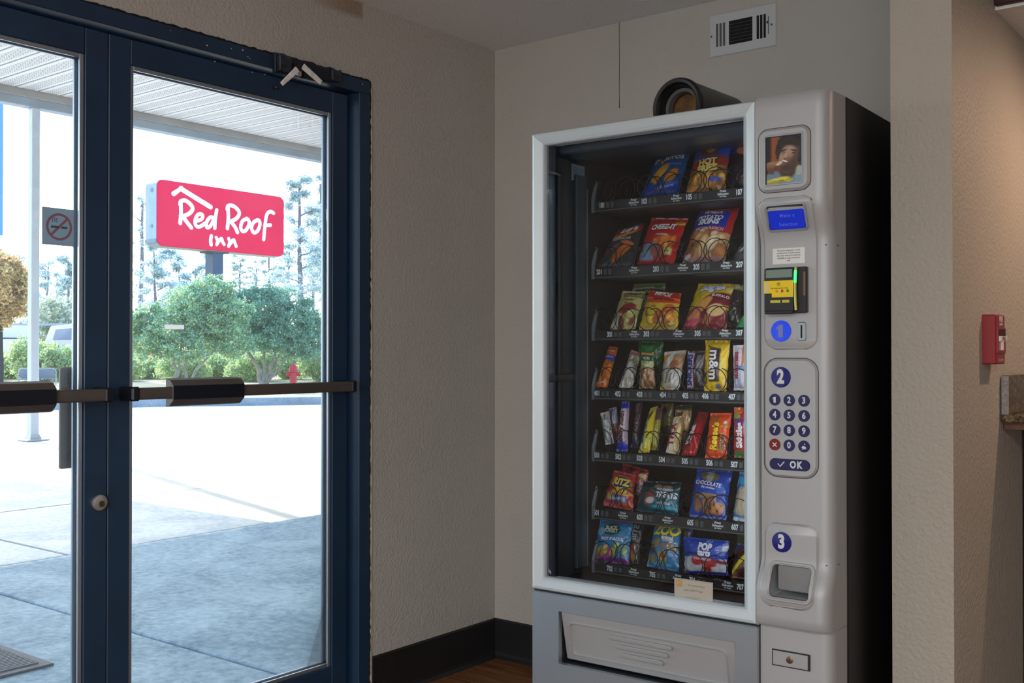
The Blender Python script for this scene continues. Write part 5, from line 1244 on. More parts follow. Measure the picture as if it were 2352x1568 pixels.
pouch('chip_bag', 'blue bag of yellow corn chips, left bag on the top shelf', [(1472.5, 452), (1558, 447), (1592, 338), (1510, 356)], .248,
      [('B', (16, 78, 142)), ('R', 0, 1, 0, .2, (20, 60, 150)), ('E', .38, .44, .26, .12, (222, 160, 40), .7), ('E', .30, .34, .08, .14, (206, 140, 34), .3), ('E', .72, .36, .20, .10, (206, 128, 30), .8), ('R', 0, 1, .93, 1, (12, 52, 100)), ('E', .65, .18, .25, .06, (60, 96, 190), .2)],
      [('D', .16, .73, .026, WH, dict(bold=.03)), ('V', .36, .67, .028, (240, 170, 50), dict(bold=.03)), ('RITOS', .66, .75, .021, WH, dict(bold=.03, rot=.1)), ('COOL RANCH', .70, .60, .007, (150, 170, 220)), ('\u00a150% more!', .62, .14, .012, (170, 190, 240), dict(rot=.2))], seed=1)
pouch('chip_bag', 'blue and brown bag of hot fries, right of centre on the top shelf', [(1574, 449.5), (1666, 438), (1682, 327), (1603, 331)], .248,
      [('B', (36, 70, 170)), ('R', 0, 1, -.1, .62, (150, 110, 52)), ('E', .46, .80, .26, .12, (96, 52, 34), .05), ('E', .5, .82, .12, .07, (168, 130, 90)), ('R', .1, .9, .66, .70, (120, 60, 40)), ('D', .54, .12, .09, (142, 48, 44)), ('C', 0, 1, .02, .34, 20, .13, [(196, 140, 60), (176, 116, 44), (210, 160, 80)]), ('R', 0, 1, .94, 1, (24, 40, 110)), ('E', .75, .22, .18, .05, (90, 100, 180))],
      [('ANDY CAPP\u2019S', .48, .92, .0165, WH, dict(bold=.03)), ('HOT', .5, .55, .026, (222, 196, 110), dict(bold=.06, rot=.12, shadow=(40, 20, 16))), ('FRIES', .52, .42, .027, (222, 196, 110), dict(bold=.06, rot=.12, shadow=(40, 20, 16)))], seed=2, bulge=.02)
pouch('chip_bag', 'dark blue bag with round white emblem at the right end of the top shelf', [(1664, 440), (1732, 436), (1745, 322), (1672, 327)], .30,
      [('B', (26, 56, 130)), ('E', .17, .92, .13, .05, (190, 204, 220)), ('R', 0, 1, 0, .72, (44, 36, 44)), ('E', .55, .8, .2, .1, (190, 120, 80))], [('SNACK', .17, .92, .008, (40, 60, 130))], seed=3)
pouch('chip_bag', 'black bag of barbecue potato chips, leftmost on the second shelf', [(1371, 613), (1456, 611), (1481, 512), (1418, 530)], .246,
      [('B', (52, 56, 62)), ('E', .48, .80, .46, .13, (226, 170, 34), .18), ('E', .6, .86, .44, .10, (178, 30, 34), .16), ('R', 0, 1, .96, 1.1, (60, 50, 48)), ('E', .36, .42, .14, .07, (124, 84, 96), .3), ('E', .62, .32, .28, .11, (206, 112, 40), .6), ('E', .5, .22, .18, .10, (190, 100, 34), .9), ('E', .12, .34, .14, .08, (140, 60, 60)), ('E', .7, .5, .22, .05, (196, 110, 64), -.2), ('R', 0, 1, 0, .06, (90, 96, 100))],
      [('Lay\u2019s', .60, .86, .030, WH, dict(bold=.05, rot=.16, slant=.2)), ('Barbecue', .48, .61, .0195, WH, dict(bold=.0, sx=.9))], seed=4)
pouch('cracker_bag', 'bright red bag of cheese crackers with white lettering, on the second shelf', [(1463, 607), (1548, 607), (1581, 502), (1497, 500)], .246,
      [('B', (178, 26, 34)), ('E', .62, .40, .26, .16, (214, 130, 60), .2), ('C', .35, .9, .28, .5, 7, .12, [(216, 132, 54), (200, 110, 44)]), ('R', .02, .42, .06, .40, (120, 150, 176)), ('E', .5, .25, .2, .12, (150, 90, 80)), ('R', .68, .88, .17, .30, (206, 206, 130)), ('R', 0, 1, 0, .07, (150, 20, 30)), ('R', 0, 1, .975, 1.1, (214, 190, 190)), ('E', .88, .86, .12, .04, (210, 190, 40))],
      [('CHEEZ-IT', .48, .735, .026, WH, dict(bold=.05, sx=.72, rot=.05, slant=.12, shadow=(90, 10, 16))), ('ORIGINAL', .52, .56, .0095, WH, dict(bold=.02)), ('NEW', .88, .86, .008, (60, 50, 20)), ('2g', .78, .24, .011, (50, 60, 40)), ('28 | 48 | 4', .22, .22, .009, (40, 60, 90), dict(rot=1.2))], seed=5)
pouch('chip_bag', 'tall red and blue bag of potato skin snacks, largest on the second shelf', [(1566, 606), (1665, 600), (1700, 474.5), (1611, 473)], .246,
      [('B', (176, 34, 42)), ('R', -.1, .1, .3, .75, (214, 200, 200)), ('R', -.1, .86, .55, .88, (24, 52, 168)), ('R', -.1, .9, .46, .56, (168, 34, 60)), ('R', -.1, 1.1, -.1, .465, (190, 152, 108)), ('C', .02, .98, .10, .42, 15, .17, [(206, 168, 122), (186, 138, 88), (222, 196, 158), (160, 104, 60)]), ('R', 0, 1, -.1, .08, (150, 112, 110)), ('E', .08, .10, .10, .035, (196, 204, 214))],
      [('TGI FRIDAYS', .45, .82, .013, WH, dict(bold=.05, sx=.8, shadow=(160, 20, 30))), ('POTATO', .42, .72, .0205, WH, dict(bold=.04, slant=.1)), ('SKINS', .42, .635, .026, WH, dict(bold=.05, slant=.1)), ('BACON RANCH', .48, .51, .0155, WH, dict(bold=.0, sx=.8))], seed=6, bulge=.022)
pouch('chip_bag', 'silver and black bag just showing at the right end of the second shelf', [(1679, 603), (1745, 600), (1760, 545), (1702, 560)], .246, [('B', (70, 74, 80)), ('C', 0, 1, .2, 1, 14, .12, [(170, 176, 184), (40, 42, 46), (110, 116, 124)])], [], seed=7)
pouch('pretzel_bag', 'pale yellow bag of pretzel pieces, leftmost in front on the third shelf', [(1401, 757), (1459, 756), (1484, 670), (1431, 668)], .246,
      [('B', (188, 184, 116)), ('R', .18, .98, .80, .95, (40, 38, 34)), ('R', .22, .95, .82, .935, (170, 164, 110)), ('E', .55, .48, .34, .12, (140, 44, 48), .2), ('C', .2, .95, .1, .4, 9, .14, [(176, 150, 70), (120, 60, 50), (196, 190, 120)]), ('R', .05, .3, .05, .3, (206, 214, 214))],
      [('SNYDER\u2019S', .6, .875, .0105, (46, 40, 34), dict(bold=.04)), ('Pretzel', .5, .70, .013, (120, 80, 50), dict(slant=.2)), ('Pieces', .55, .60, .011, (120, 80, 50), dict(slant=.2))], seed=8)
pouch('pretzel_bag', 'yellow-green bag of pretzel pieces standing behind the front one on the third shelf', [(1440, 750), (1512, 750), (1531, 650), (1456, 652)], .315,
      [('B', (120, 124, 66)), ('R', .1, 1, .68, .84, (36, 36, 30)), ('D', .88, .05, .02, (150, 190, 190)), ('E', .8, .93, .14, .06, (70, 120, 50))], [('SNYDER\u2019S', .55, .76, .011, (150, 150, 100), dict(bold=.04))], seed=9)
pouch('chip_bag', 'red and yellow bag of cheesy corn snacks, in the middle of the third shelf', [(1467, 757), (1558, 757), (1565, 674), (1493, 668)], .246,
      [('B', (206, 176, 50)), ('R', 0, 1, .82, 1.1, (178, 28, 30)), ('E', .5, .74, .55, .08, (204, 60, 36)), ('C', .08, .9, .1, .55, 16, .14, [(226, 150, 40), (216, 190, 60), (206, 120, 40), (190, 90, 34)]), ('R', 0, 1, 0, .05, (190, 170, 130))],
      [('FRITOS', .48, .91, .0185, WH, dict(bold=.05, rot=-.08)), ('FLAVOR TWISTS', .55, .755, .0095, (60, 30, 20), dict(bold=.03, rot=-.05))], seed=10)
pouch('chip_bag', 'yellow and maroon bag of horn-shaped corn snacks, right of centre on the third shelf', [(1568, 756), (1668, 756), (1687, 653), (1605, 651)], .246,
      [('B', (206, 182, 30)), ('E', .72, .58, .42, .16, (112, 26, 40), .2), ('R', -.1, 1.1, -.1, .40, (126, 34, 48)), ('E', .34, .42, .32, .12, (208, 150, 80), .7), ('E', .74, .36, .22, .13, (222, 190, 130), .2), ('E', .2, .25, .16, .2, (200, 130, 90), .6), ('E', .55, .16, .10, .10, (186, 110, 60), 1.0), ('E', .15, .12, .2, .05, (190, 60, 100), .2), ('E', .95, .85, .1, .07, (214, 206, 120))],
      [('Bugles', .5, .865, .036, (214, 224, 238), dict(bold=.06, sx=.85, rot=.06, shadow=(20, 50, 140))), ('BUFFALO', .78, .66, .012, WH, dict(bold=.02))], seed=11, bulge=.022)
pouch('chip_bag', 'crumpled pale bag leaning behind the yellow and maroon bag', [(1640, 750), (1700, 750), (1708, 654), (1660, 650)], .30, [('B', (150, 148, 96)), ('R', 0, 1, 0, .85, (36, 34, 34)), ('E', .5, .92, .4, .05, (210, 208, 180))], [], seed=12)
pouch('snack_bag', 'green bag just showing at the right end of the third shelf', [(1690, 752), (1745, 751), (1760, 700), (1706, 728)], .246, [('B', (30, 140, 76)), ('E', .5, .5, .3, .3, (60, 176, 100))], [], seed=13)
# fourth shelf
pouch('cracker_pack', 'slim orange cracker pack with a blue band, leftmost on the fourth shelf', [(1367.5, 889), (1395, 890), (1420, 798), (1400, 795)], .242,
      [('B', (222, 126, 44)), ('R', 0, 1, .62, .78, (40, 70, 160)), ('R', 0, 1, .78, 1, (206, 96, 50)), ('R', 0, 1, .52, .62, (170, 110, 80)), ('C', .1, .9, .05, .5, 10, .3, [(232, 146, 60), (214, 118, 40)])],
      [('TOASTY', .5, .71, .008, (190, 220, 240), dict(bold=.03)), ('Lance', .5, .88, .011, (226, 190, 150), dict(bold=.03)), ('crackers', .45, .1, .0075, WH, dict(rot=.2))], seed=14, bulge=.012, nx=24)
pouch('cereal_bar', 'silver wrapped crispy bar with a pink top, second on the fourth shelf', [(1421, 890), (1454, 891), (1472, 811), (1450, 803)], .242,
      [('G', (190, 188, 176), (170, 172, 130)), ('R', 0, 1, .88, 1, (176, 100, 120)), ('E', .5, .45, .3, .22, (214, 218, 226)), ('C', .1, .9, .05, .85, 12, .12, [(226, 228, 232), (150, 146, 120), (200, 196, 170)])], [('CRISPY', .5, .7, .007, (110, 120, 70), dict(rot=.3))], seed=15, bulge=.014, nx=24)
pouch('nut_bag', 'green bag standing at the back between the silver bar and the tan wrapper', [(1468, 860), (1522, 862), (1524, 785), (1467, 782)], .30, [('B', (30, 104, 48)), ('E', .4, .8, .2, .08, (50, 134, 70)), ('R', 0, 1, 0, .4, (20, 60, 30))], [('TRAIL MIX', .45, .83, .010, (90, 160, 100), dict(bold=.02))], seed=16)
pouch('nut_bag', 'small clear bag of mixed nuts with a green and yellow top, on the fourth shelf', [(1467.5, 892), (1506, 892), (1502, 812), (1474, 809)], .242,
      [('B', (168, 130, 92)), ('C', .05, .95, .04, .52, 26, .13, [(186, 148, 104), (150, 104, 66), (206, 176, 132), (120, 80, 56)]), ('R', 0, 1, .58, .78, (160, 170, 96)), ('R', 0, 1, .78, .94, (30, 86, 64)), ('R', 0, 1, .94, 1, (206, 130, 50))], [('NUTS', .5, .85, .010, WH, dict(bold=.03)), ('Trail', .5, .66, .012, (230, 236, 220), dict(bold=.03))], seed=17, bulge=.013, nx=26)
pouch('granola_bar', 'tan and white crunchy bar wrapper with a yellow top, middle of the fourth shelf', [(1516, 895), (1560, 896), (1577, 804), (1527, 808)], .242,
      [('B', (178, 140, 100)), ('R', 0, 1, .90, 1, (206, 208, 206)), ('R', -.1, .4, .72, .9, (206, 150, 60)), ('E', .3, .4, .30, .38, (190, 188, 176), .2), ('R', .55, 1.1, .0, .5, (196, 196, 192)), ('E', .02, .2, .12, .22, (176, 190, 40)), ('E', .62, .62, .2, .12, (150, 90, 60)), ('E', .35, .75, .2, .12, (214, 210, 204), .8)],
      [('crunchy', .36, .32, .0125, (60, 50, 44), dict(rot=1.35)), ('Nature', .55, .28, .009, (70, 80, 60), dict(rot=1.35)), ('LOW FAT', .75, .36, .0055, (80, 80, 84), dict(rot=1.35))], seed=18, bulge=.014, nx=30)
pouch('candy_bar', 'dark brown chocolate bar with upright blue and white lettering, fourth shelf', [(1578, 893), (1616, 895), (1620, 806), (1580, 806)], .242,
      [('B', (44, 30, 34)), ('R', .02, .42, .05, .95, (214, 216, 224)), ('R', .42, .46, .05, .95, (150, 40, 60)), ('R', .62, .86, .55, .9, (90, 92, 100))], [('SNICKERS', .23, .5, .0235, (26, 50, 140), dict(bold=.05, rot=V90, sx=.84))], seed=19, bulge=.012, nx=30)
pouch('candy_bag', 'bright yellow bag of peanut candies with big brown letters, fourth shelf', [(1617, 897.5), (1669, 898.5), (1678, 782), (1621, 780.5)], .242,
      [('B', (232, 196, 22)), ('E', .60, .84, .12, .07, (206, 196, 60)), ('E', .7, .55, .10, .12, (190, 196, 30), .3), ('R', 0, 1, .94, 1, (222, 180, 10)), ('E', .65, .09, .12, .06, (120, 110, 150)), ('R', .22, .70, .18, .84, (66, 46, 40))],
      [('m&m', .45, .51, .040, WH, dict(bold=.03, rot=-V90, sx=.95)), ('Peanut', .32, .86, .009, (70, 50, 30), dict(rot=-.2)), ('KING', .14, .2, .008, (80, 50, 20), dict(rot=V90))], seed=20, bulge=.014, nx=34)
pouch('candy_bar', 'silver, red and blue chocolate bar at the right end of the fourth shelf', [(1686, 896), (1724, 897), (1727, 792), (1684, 793)], .242,
      [('B', (206, 204, 214)), ('R', .55, 1, .5, 1, (200, 110, 80)), ('R', .3, .8, .45, .55, (90, 140, 190)), ('R', 0, .5, .05, .4, (170, 180, 206))], [('MUSKETEERS', .26, .56, .0155, (150, 30, 60), dict(bold=.05, rot=V90, sx=.8))], seed=21, bulge=.012, nx=26)
# fifth shelf
pouch('candy_bar', 'silver chocolate bar with green lettering tilting left, fifth shelf', [(1391, 1022), (1411, 1018), (1399, 944), (1379, 949)], .244,
      [('B', (168, 172, 176)), ('R', .0, .35, 0, 1, (206, 210, 208)), ('C', .5, 1, .1, .95, 10, .14, [(120, 126, 134), (200, 206, 212)]), ('E', .8, .98, .5, .06, (200, 170, 160))], [('THREE AMIGOS', .22, .5, .0115, (30, 110, 70), dict(bold=.04, rot=V90 + .02, sx=.85))], seed=22, bulge=.011, wt=.248, nx=22)
pouch('candy_bar', 'dull blue and red wrapper behind the tilting silver bar', [(1405, 1010), (1425, 1008), (1416, 934), (1399, 938)], .262, [('B', (86, 92, 118)), ('R', 0, 1, .1, .5, (110, 54, 52)), ('R', .5, 1, .5, 1, (130, 140, 160))], [], seed=23, wt=.262, bulge=.01, nx=16)
pouch('candy_bar', 'blue and white chocolate bar with brown upright lettering, front of fifth shelf', [(1416, 1036), (1442, 1037), (1446, 922), (1429, 922)], .242,
      [('B', (206, 200, 208)), ('R', 0, 1, -.1, .15, (24, 40, 180)), ('R', 0, 1, .86, 1.1, (24, 40, 180)), ('E', .5, .12, .6, .08, (40, 60, 200)), ('R', .78, 1, .15, .85, (150, 130, 150))], [('Baby Ruth', .42, .5, .0225, (96, 40, 50), dict(bold=.05, rot=V90, sx=.95))], seed=24, bulge=.013, wt=.258, nx=24)
pouch('candy_bar', 'second blue and white bar standing half hidden behind the first', [(1449, 1028), (1466, 1027), (1476, 925), (1462, 926)], .285,
      [('B', (120, 104, 110)), ('R', 0, 1, -.1, .18, (24, 30, 100)), ('R', .6, 1, .2, 1, (70, 54, 62))], [('Baby Ruth', .4, .55, .017, (70, 34, 40), dict(bold=.04, rot=V90, sx=.9))], seed=25, bulge=.01, nx=18)
pouch('candy_bar', 'yellow peanut butter bar with blue lettering leaning right, fifth shelf', [(1466, 1039), (1492, 1039), (1512, 932), (1494, 937)], .242,
      [('B', (214, 200, 44)), ('E', .4, .78, .3, .08, (120, 80, 60), .3), ('R', 0, 1, .92, 1, (206, 214, 110)), ('R', -.1, .32, .06, .7, (190, 206, 150)), ('E', .6, .25, .3, .12, (200, 206, 90))], [('Butterfinger', .2, .40, .0145, (24, 60, 150), dict(bold=.05, rot=V90, sx=.85))], seed=26, bulge=.013, nx=24)
pouch('candy_bar', 'second yellow peanut butter bar just behind the first', [(1494, 1034), (1511, 1034), (1522, 935), (1508, 938)], .262, [('B', (150, 144, 52)), ('R', 0, 1, .7, 1, (90, 60, 60)), ('E', .5, .3, .3, .2, (176, 176, 90))], [], seed=27, bulge=.01, nx=16)
pouch('candy_bar', 'gold chocolate bar with crumpled top and red lettering, centre of fifth shelf', [(1529, 1039), (1560, 1045), (1574, 954), (1548, 958)], .242,
      [('B', (196, 174, 120)), ('R', -.1, .58, .02, .95, (226, 220, 200)), ('R', .78, 1.1, 0, 1, (160, 124, 60)), ('E', .8, .6, .1, .2, (226, 206, 140))], [('TWIX', .32, .48, .0285, (168, 24, 44), dict(bold=.06, rot=V90, sx=.86))], seed=28, bulge=.012, nx=28)
pouch('candy_bar', 'crumpled gold foil bar standing just behind the gold chocolate bar', [(1548, 1030), (1574, 1032), (1590, 944), (1552, 940)], .300, [('B', (150, 118, 70)), ('C', 0, 1, .6, 1, 26, .12, [(226, 200, 150), (70, 50, 36), (190, 150, 100), (110, 80, 50)]), ('R', 0, 1, 0, .5, (90, 72, 50))], [], seed=29, bulge=.010, wt=.302, nx=24)
pouch('candy_bar', 'red wafer bar with white upright lettering leaning right, fifth shelf', [(1564, 1045), (1598, 1046), (1629, 947), (1605, 945)], .242,
      [('B', (176, 24, 34)), ('R', 0, .42, .1, .75, (150, 20, 30)), ('R', 0, 1, .88, 1, (206, 30, 44)), ('E', .6, .78, .2, .06, (110, 60, 50), .6), ('D', .45, -.6, .012, (226, 190, 190))], [('Kit Kat', .30, .42, .0235, WH, dict(bold=.05, rot=V90, sx=.9))], seed=30, bulge=.013, nx=28)
pouch('candy_bag', 'orange peanut butter cup pack with yellow lettering, fifth shelf', [(1619.5, 1052), (1669, 1053), (1682, 948.5), (1632, 948.5)], .242,
      [('B', (232, 82, 26)), ('R', 0, .5, .78, .94, (180, 90, 50)), ('R', .55, .95, .66, .72, (190, 150, 60)), ('R', .62, .90, .16, .5, (120, 60, 24)), ('E', .8, .78, .08, .04, (220, 220, 210))], [('Reese\u2019s', .42, .47, .0295, (240, 214, 40), dict(bold=.05, rot=V90, sx=.86, slant=.2, shadow=(90, 40, 10))), ('PEANUT BUTTER', .74, .34, .0065, (230, 190, 60), dict(rot=V90))], seed=31, bulge=.014, nx=34)
pouch('candy_bag', 'red and purple fruit candy bag, rightmost on the fifth shelf', [(1686, 1051), (1730, 1053), (1736, 936), (1686, 935)], .242,
      [('B', (176, 30, 60)), ('E', .2, .93, .25, .07, (222, 120, 40)), ('E', .15, .82, .2, .05, (110, 170, 60)), ('R', 0, 1, .6, .78, (120, 40, 110)), ('E', .3, .08, .3, .08, (70, 120, 60))], [('Skittles', .36, .45, .0255, WH, dict(bold=.06, rot=V90, sx=.9))], seed=32, bulge=.014, nx=30)
pouch('candy_bag', 'dull yellow wrappers standing at the back behind the gold bar', [(1518, 1000), (1546, 1000), (1548, 926), (1519, 928)], .34, [('B', (110, 104, 36)), ('E', .3, .8, .25, .1, (60, 40, 60)), ('R', 0, 1, 0, .3, (50, 46, 24))], [], seed=33, bulge=.01, nx=18)
pouch('candy_bag', 'dark olive wrapper at the back between the gold bar and the orange pack', [(1552, 1000), (1588, 1000), (1590, 929), (1551, 930)], .38, [('B', (76, 74, 34)), ('R', 0, 1, 0, .4, (30, 28, 20)), ('R', .1, .9, .8, .86, (120, 116, 60))], [], seed=34, bulge=.01, nx=18)
# sixth shelf
pouch('cracker_bag', 'red and blue bag of bite-size crackers with a round blue logo, sixth shelf', [(1385, 1160), (1455, 1174), (1460, 1091), (1411, 1079)], .246,
      [('B', (178, 48, 44)), ('E', .52, .68, .42, .20, (222, 190, 50)), ('E', .52, .69, .37, .17, (28, 50, 150)), ('E', .6, .42, .4, .08, (206, 150, 70)), ('R', .1, .8, .16, .32, (50, 130, 200)), ('E', .15, .3, .12, .12, (220, 170, 80), .8), ('R', 0, .5, 0, .10, (206, 90, 110)), ('E', .8, .1, .3, .1, (170, 80, 50)), ('R', 0, 1, .93, 1, (190, 50, 70))],
      [('RITZ', .53, .69, .027, (232, 206, 60), dict(bold=.06, slant=.15, shadow=(20, 20, 70))), ('BITS', .62, .47, .019, (232, 206, 60), dict(bold=.05, shadow=(60, 20, 20))), ('cheese', .45, .24, .0125, WH, dict(bold=.04, rot=.15))], seed=35)
pouch('cracker_bag', 'crumpled red bag standing behind the red and blue cracker bag', [(1432, 1158), (1484, 1164), (1490, 1080), (1430, 1063)], .295, [('B', (150, 30, 40)), ('C', 0, 1, .5, 1, 12, .14, [(180, 50, 60), (90, 16, 26), (140, 30, 40)]), ('R', 0, 1, 0, .6, (70, 16, 22)), ('E', .85, .82, .15, .06, (190, 180, 110))], [], seed=36, bulge=.015, wt=.305, nx=26)
pouch('treat_bag', 'teal bag of crispy treat bars with white letters, middle of the sixth shelf', [(1461, 1173), (1558, 1184), (1566, 1108), (1478, 1104)], .246,
      [('B', (16, 100, 124)), ('R', 0, 1, .78, 1, (34, 34, 40)), ('E', .48, .82, .1, .06, (150, 120, 110)), ('E', .72, .80, .12, .06, (140, 110, 100)), ('R', -.1, .30, .0, .8, (12, 70, 84)), ('E', .32, .44, .14, .26, (130, 76, 64), -.2), ('E', .34, .36, .12, .10, (206, 206, 204), .2), ('R', 0, 1, 0, .10, (14, 84, 100)), ('E', .7, .18, .3, .06, (60, 170, 200))],
      [('RICE KRISPIES', .68, .71, .0085, WH, dict(bold=.03)), ('TREATS', .74, .54, .0215, WH, dict(bold=.05, sx=.84, slant=.1)), ('original', .70, .30, .0135, (220, 240, 244), dict(bold=.02))], seed=37, bulge=.022)
pouch('cookie_bag', 'royal blue bag of chocolate chip cookies, right of centre on the sixth shelf', [(1582, 1187), (1668, 1195), (1683, 1081), (1602, 1075)], .246,
      [('B', (22, 70, 176)), ('E', .44, .84, .28, .10, (116, 104, 70), -.1), ('E', .46, .84, .10, .12, (150, 150, 140), .3), ('E', .40, .44, .40, .05, (150, 130, 96), .0), ('E', .22, .28, .12, .18, (140, 96, 66), .3), ('E', .55, .26, .20, .20, (150, 100, 66), .3), ('E', .8, .20, .16, .12, (180, 120, 70), .4), ('C', .4, .8, .15, .35, 8, .03, [(60, 36, 28)]), ('R', 0, 1, 0, .05, (120, 140, 210)), ('E', .8, .62, .1, .05, (60, 110, 210))],
      [('CHOCOLATE', .44, .68, .0155, WH, dict(bold=.03, sx=.9, rot=-.1)), ('chip cookies', .46, .60, .009, WH, dict(rot=-.1)), ('FAMOUS', .42, .92, .008, (200, 206, 220))], seed=38, bulge=.02)
pouch('snack_bag', 'light blue and cream bag at the right end of the sixth shelf', [(1683, 1195), (1735, 1202), (1745, 1088), (1699, 1083)], .246, [('B', (36, 110, 180)), ('E', .4, .4, .5, .3, (176, 164, 140)), ('E', .3, .85, .3, .12, (60, 160, 220)), ('R', 0, 1, 0, .08, (190, 204, 220))], [], seed=39)
# bottom shelf
pouch('fruit_snack_bag', 'sky blue and purple bag of fruit snacks, leftmost on the bottom shelf', [(1362, 1290), (1445, 1297), (1455, 1196), (1380, 1190)], .246,
      [('B', (32, 130, 190)), ('E', .45, .76, .27, .13, (20, 70, 50)), ('R', .5, 1, .92, .97, (120, 110, 190)), ('R', -.1, 1.1, -.1, .13, (120, 30, 130)), ('E', .3, .2, .4, .12, (150, 70, 150), .2), ('C', .1, .95, .18, .42, 12, .09, [(200, 120, 90), (190, 196, 60), (150, 180, 80), (206, 170, 110)]), ('E', .12, .7, .12, .1, (120, 180, 220))],
      [('BLACK', .45, .80, .0135, (206, 214, 200), dict(bold=.03)), ('FOREST', .45, .725, .0145, (206, 214, 200), dict(bold=.03)), ('FRUIT SNACKS', .5, .54, .0115, WH, dict(bold=.04))], seed=40)
pouch('nut_bag', 'black pouch with sideways grey letters behind the fruit snack bag', [(1440, 1290), (1466, 1296), (1480, 1203), (1453, 1196)], .262,
      [('B', (34, 36, 40)), ('E', .4, .32, .3, .12, (150, 60, 50)), ('E', .55, .14, .25, .10, (150, 110, 50))], [('BITE', .5, .74, .024, (150, 156, 162), dict(bold=.03, rot=V90))], seed=41, bulge=.012, nx=24)
pouch('cracker_bag', 'blue bag of animal crackers with big yellow letters, middle of the bottom shelf', [(1486, 1300), (1560, 1314), (1566, 1210), (1505, 1204)], .246,
      [('B', (28, 116, 176)), ('R', -.1, 1.1, .94, 1.1, (110, 70, 20)), ('E', .2, .55, .2, .12, (150, 130, 90), .4), ('E', .72, .52, .3, .08, (130, 110, 80), -.1), ('E', .12, .4, .12, .08, (70, 60, 90)), ('E', .15, .2, .12, .1, (150, 130, 60)), ('E', .5, .28, .16, .16, (190, 160, 100)), ('C', .38, .62, .18, .38, 6, .06, [(206, 176, 120), (150, 110, 60)]), ('E', .5, .1, .3, .05, (80, 170, 210))],
      [('ZOO', .52, .88, .040, (226, 214, 40), dict(bold=.05, sx=.95, shadow=(90, 60, 10))), ('animal', .62, .72, .0145, WH, dict(bold=.05, rot=-.05, shadow=(170, 30, 40))), ('CRACKERS', .64, .655, .0075, WH, dict(bold=.03))], seed=42, bulge=.02)
pouch('cracker_bag', 'second blue animal cracker bag standing behind the first', [(1560, 1290), (1592, 1300), (1592, 1208), (1560, 1206)], .33, [('B', (20, 56, 110)), ('E', .6, .8, .15, .08, (130, 120, 40))], [], seed=43, bulge=.012, nx=20)
pouch('pastry_pack', 'wide blue pack of strawberry toaster pastries, right of centre on the bottom shelf', [(1573, 1316), (1672, 1322), (1676, 1243), (1571, 1232)], .246,
      [('B', (20, 66, 176)), ('R', -.1, 1.1, .02, .48, (190, 196, 210)), ('R', -.1, 1.1, -.1, .10, (24, 50, 150)), ('E', .2, .30, .19, .22, (206, 212, 220)), ('E', .34, .42, .14, .14, (170, 40, 50), .2), ('E', .62, .36, .18, .10, (176, 50, 54), -.3), ('E', .58, .2, .10, .12, (190, 70, 60)), ('R', .48, 1.1, .48, 1, (20, 66, 176)), ('E', .8, .42, .3, .05, (130, 50, 60), -.3), ('R', .88, 1.0, .70, .86, (206, 212, 220))],
      [('POP', .52, .80, .024, WH, dict(bold=.06, sx=.9, rot=-.05)), ('tarts', .52, .64, .023, WH, dict(bold=.05, sx=.9, rot=-.05)), ('STRAWBERRY', .48, .47, .009, (240, 200, 206), dict(bold=.03, rot=-.05)), ('POP', .60, .93, .010, (150, 180, 220), dict(bold=.03))], seed=44, bulge=.02, crimp=.03)
pouch('granola_bag', 'dark bag of chocolate pieces with yellow flash, rightmost on the bottom shelf', [(1680, 1326), (1738, 1333), (1745, 1255), (1692, 1246)], .246,
      [('B', (60, 40, 36)), ('C', 0, 1, 0, .55, 24, .12, [(90, 56, 44), (50, 30, 28), (120, 84, 60)]), ('D', .62, .9, .09, (206, 200, 30)), ('R', 0, 1, .85, 1, (30, 40, 110))], [], seed=45)
pouch('snack_bag', 'green and blue bag at the back of the bottom shelf, beside the toaster pastries', [(1690, 1300), (1740, 1306), (1742, 1228), (1694, 1222)], .34, [('B', (60, 96, 50)), ('R', 0, 1, 0, .7, (26, 34, 80))], [], seed=46, bulge=.012, nx=20)

# ================================================================== on the walls, and the reception desk
# supply register high on the back wall
vx0, vx1, vz0, vz1 = .9605, 1.2075, 2.244, 2.389
vt = empty('wall_vent', ((vx0 + vx1) / 2, 0, vz0)); tag(vt, 'white metal air register with dark slots, high on the back wall', 'vent')
FV = lambda a, b, c: (a, -c, b)
pl = ab(G().plate(rrect(vx0, vx1, vz0, vz1, .003, 2), FV, 0, .006, .003), 'face_plate', mat('vent_white', rgb(206, 210, 212), .45), vt)
sx = (vx1 - vx0); X_ = lambda t: vx0 + sx * t
zc = (vz0 + vz1) / 2
g = G()
M_slot = flat(16, 17, 22); M_slotl = flat(96, 98, 100)
for t in (.125, .178, .231): ab(G().plate(rrect(X_(t) - .0042, X_(t) + .0042, zc - .040, zc + .040, .0015, 2), FV, .0055, .0066), 'closed_slot', M_slotl, vt)
ab(G().plate(rrect(X_(.305), X_(.655), zc - .041, zc + .041, .001, 1), FV, .0058, .0064), 'louvre_opening', M_slot, vt)
for k in range(7):
    z = zc - .041 + .0117 * (k + .82)
    ab(G().prism([(-.0025, -.0013), (.0025, .0004), (.0025, .0013), (-.0025, -.0004)], lambda a, b, c: (c, -.0085 + a, z + b), X_(.305), X_(.655)), 'louvre', mat('louvre_grey', rgb(104, 106, 112), .5) if k == 0 else bpy.data.materials['louvre_grey'], vt)
for t in (.735, .785, .835): ab(G().plate(rrect(X_(t) - .0042, X_(t) + .0042, zc - .040, zc + .040, .002, 2), FV, .0055, .0066), 'open_slot', M_slot, vt)
ab(G().plate(rrect(X_(.888) - .0012, X_(.888) + .0012, zc - .030, zc + .030, .0008, 1), FV, .0055, .0066).plate(rrect(X_(.888) - .004, X_(.888) + .001, zc + .006, zc + .013, .0008, 1), FV, .006, .014, .001), 'damper_lever', flat(70, 74, 78), vt)
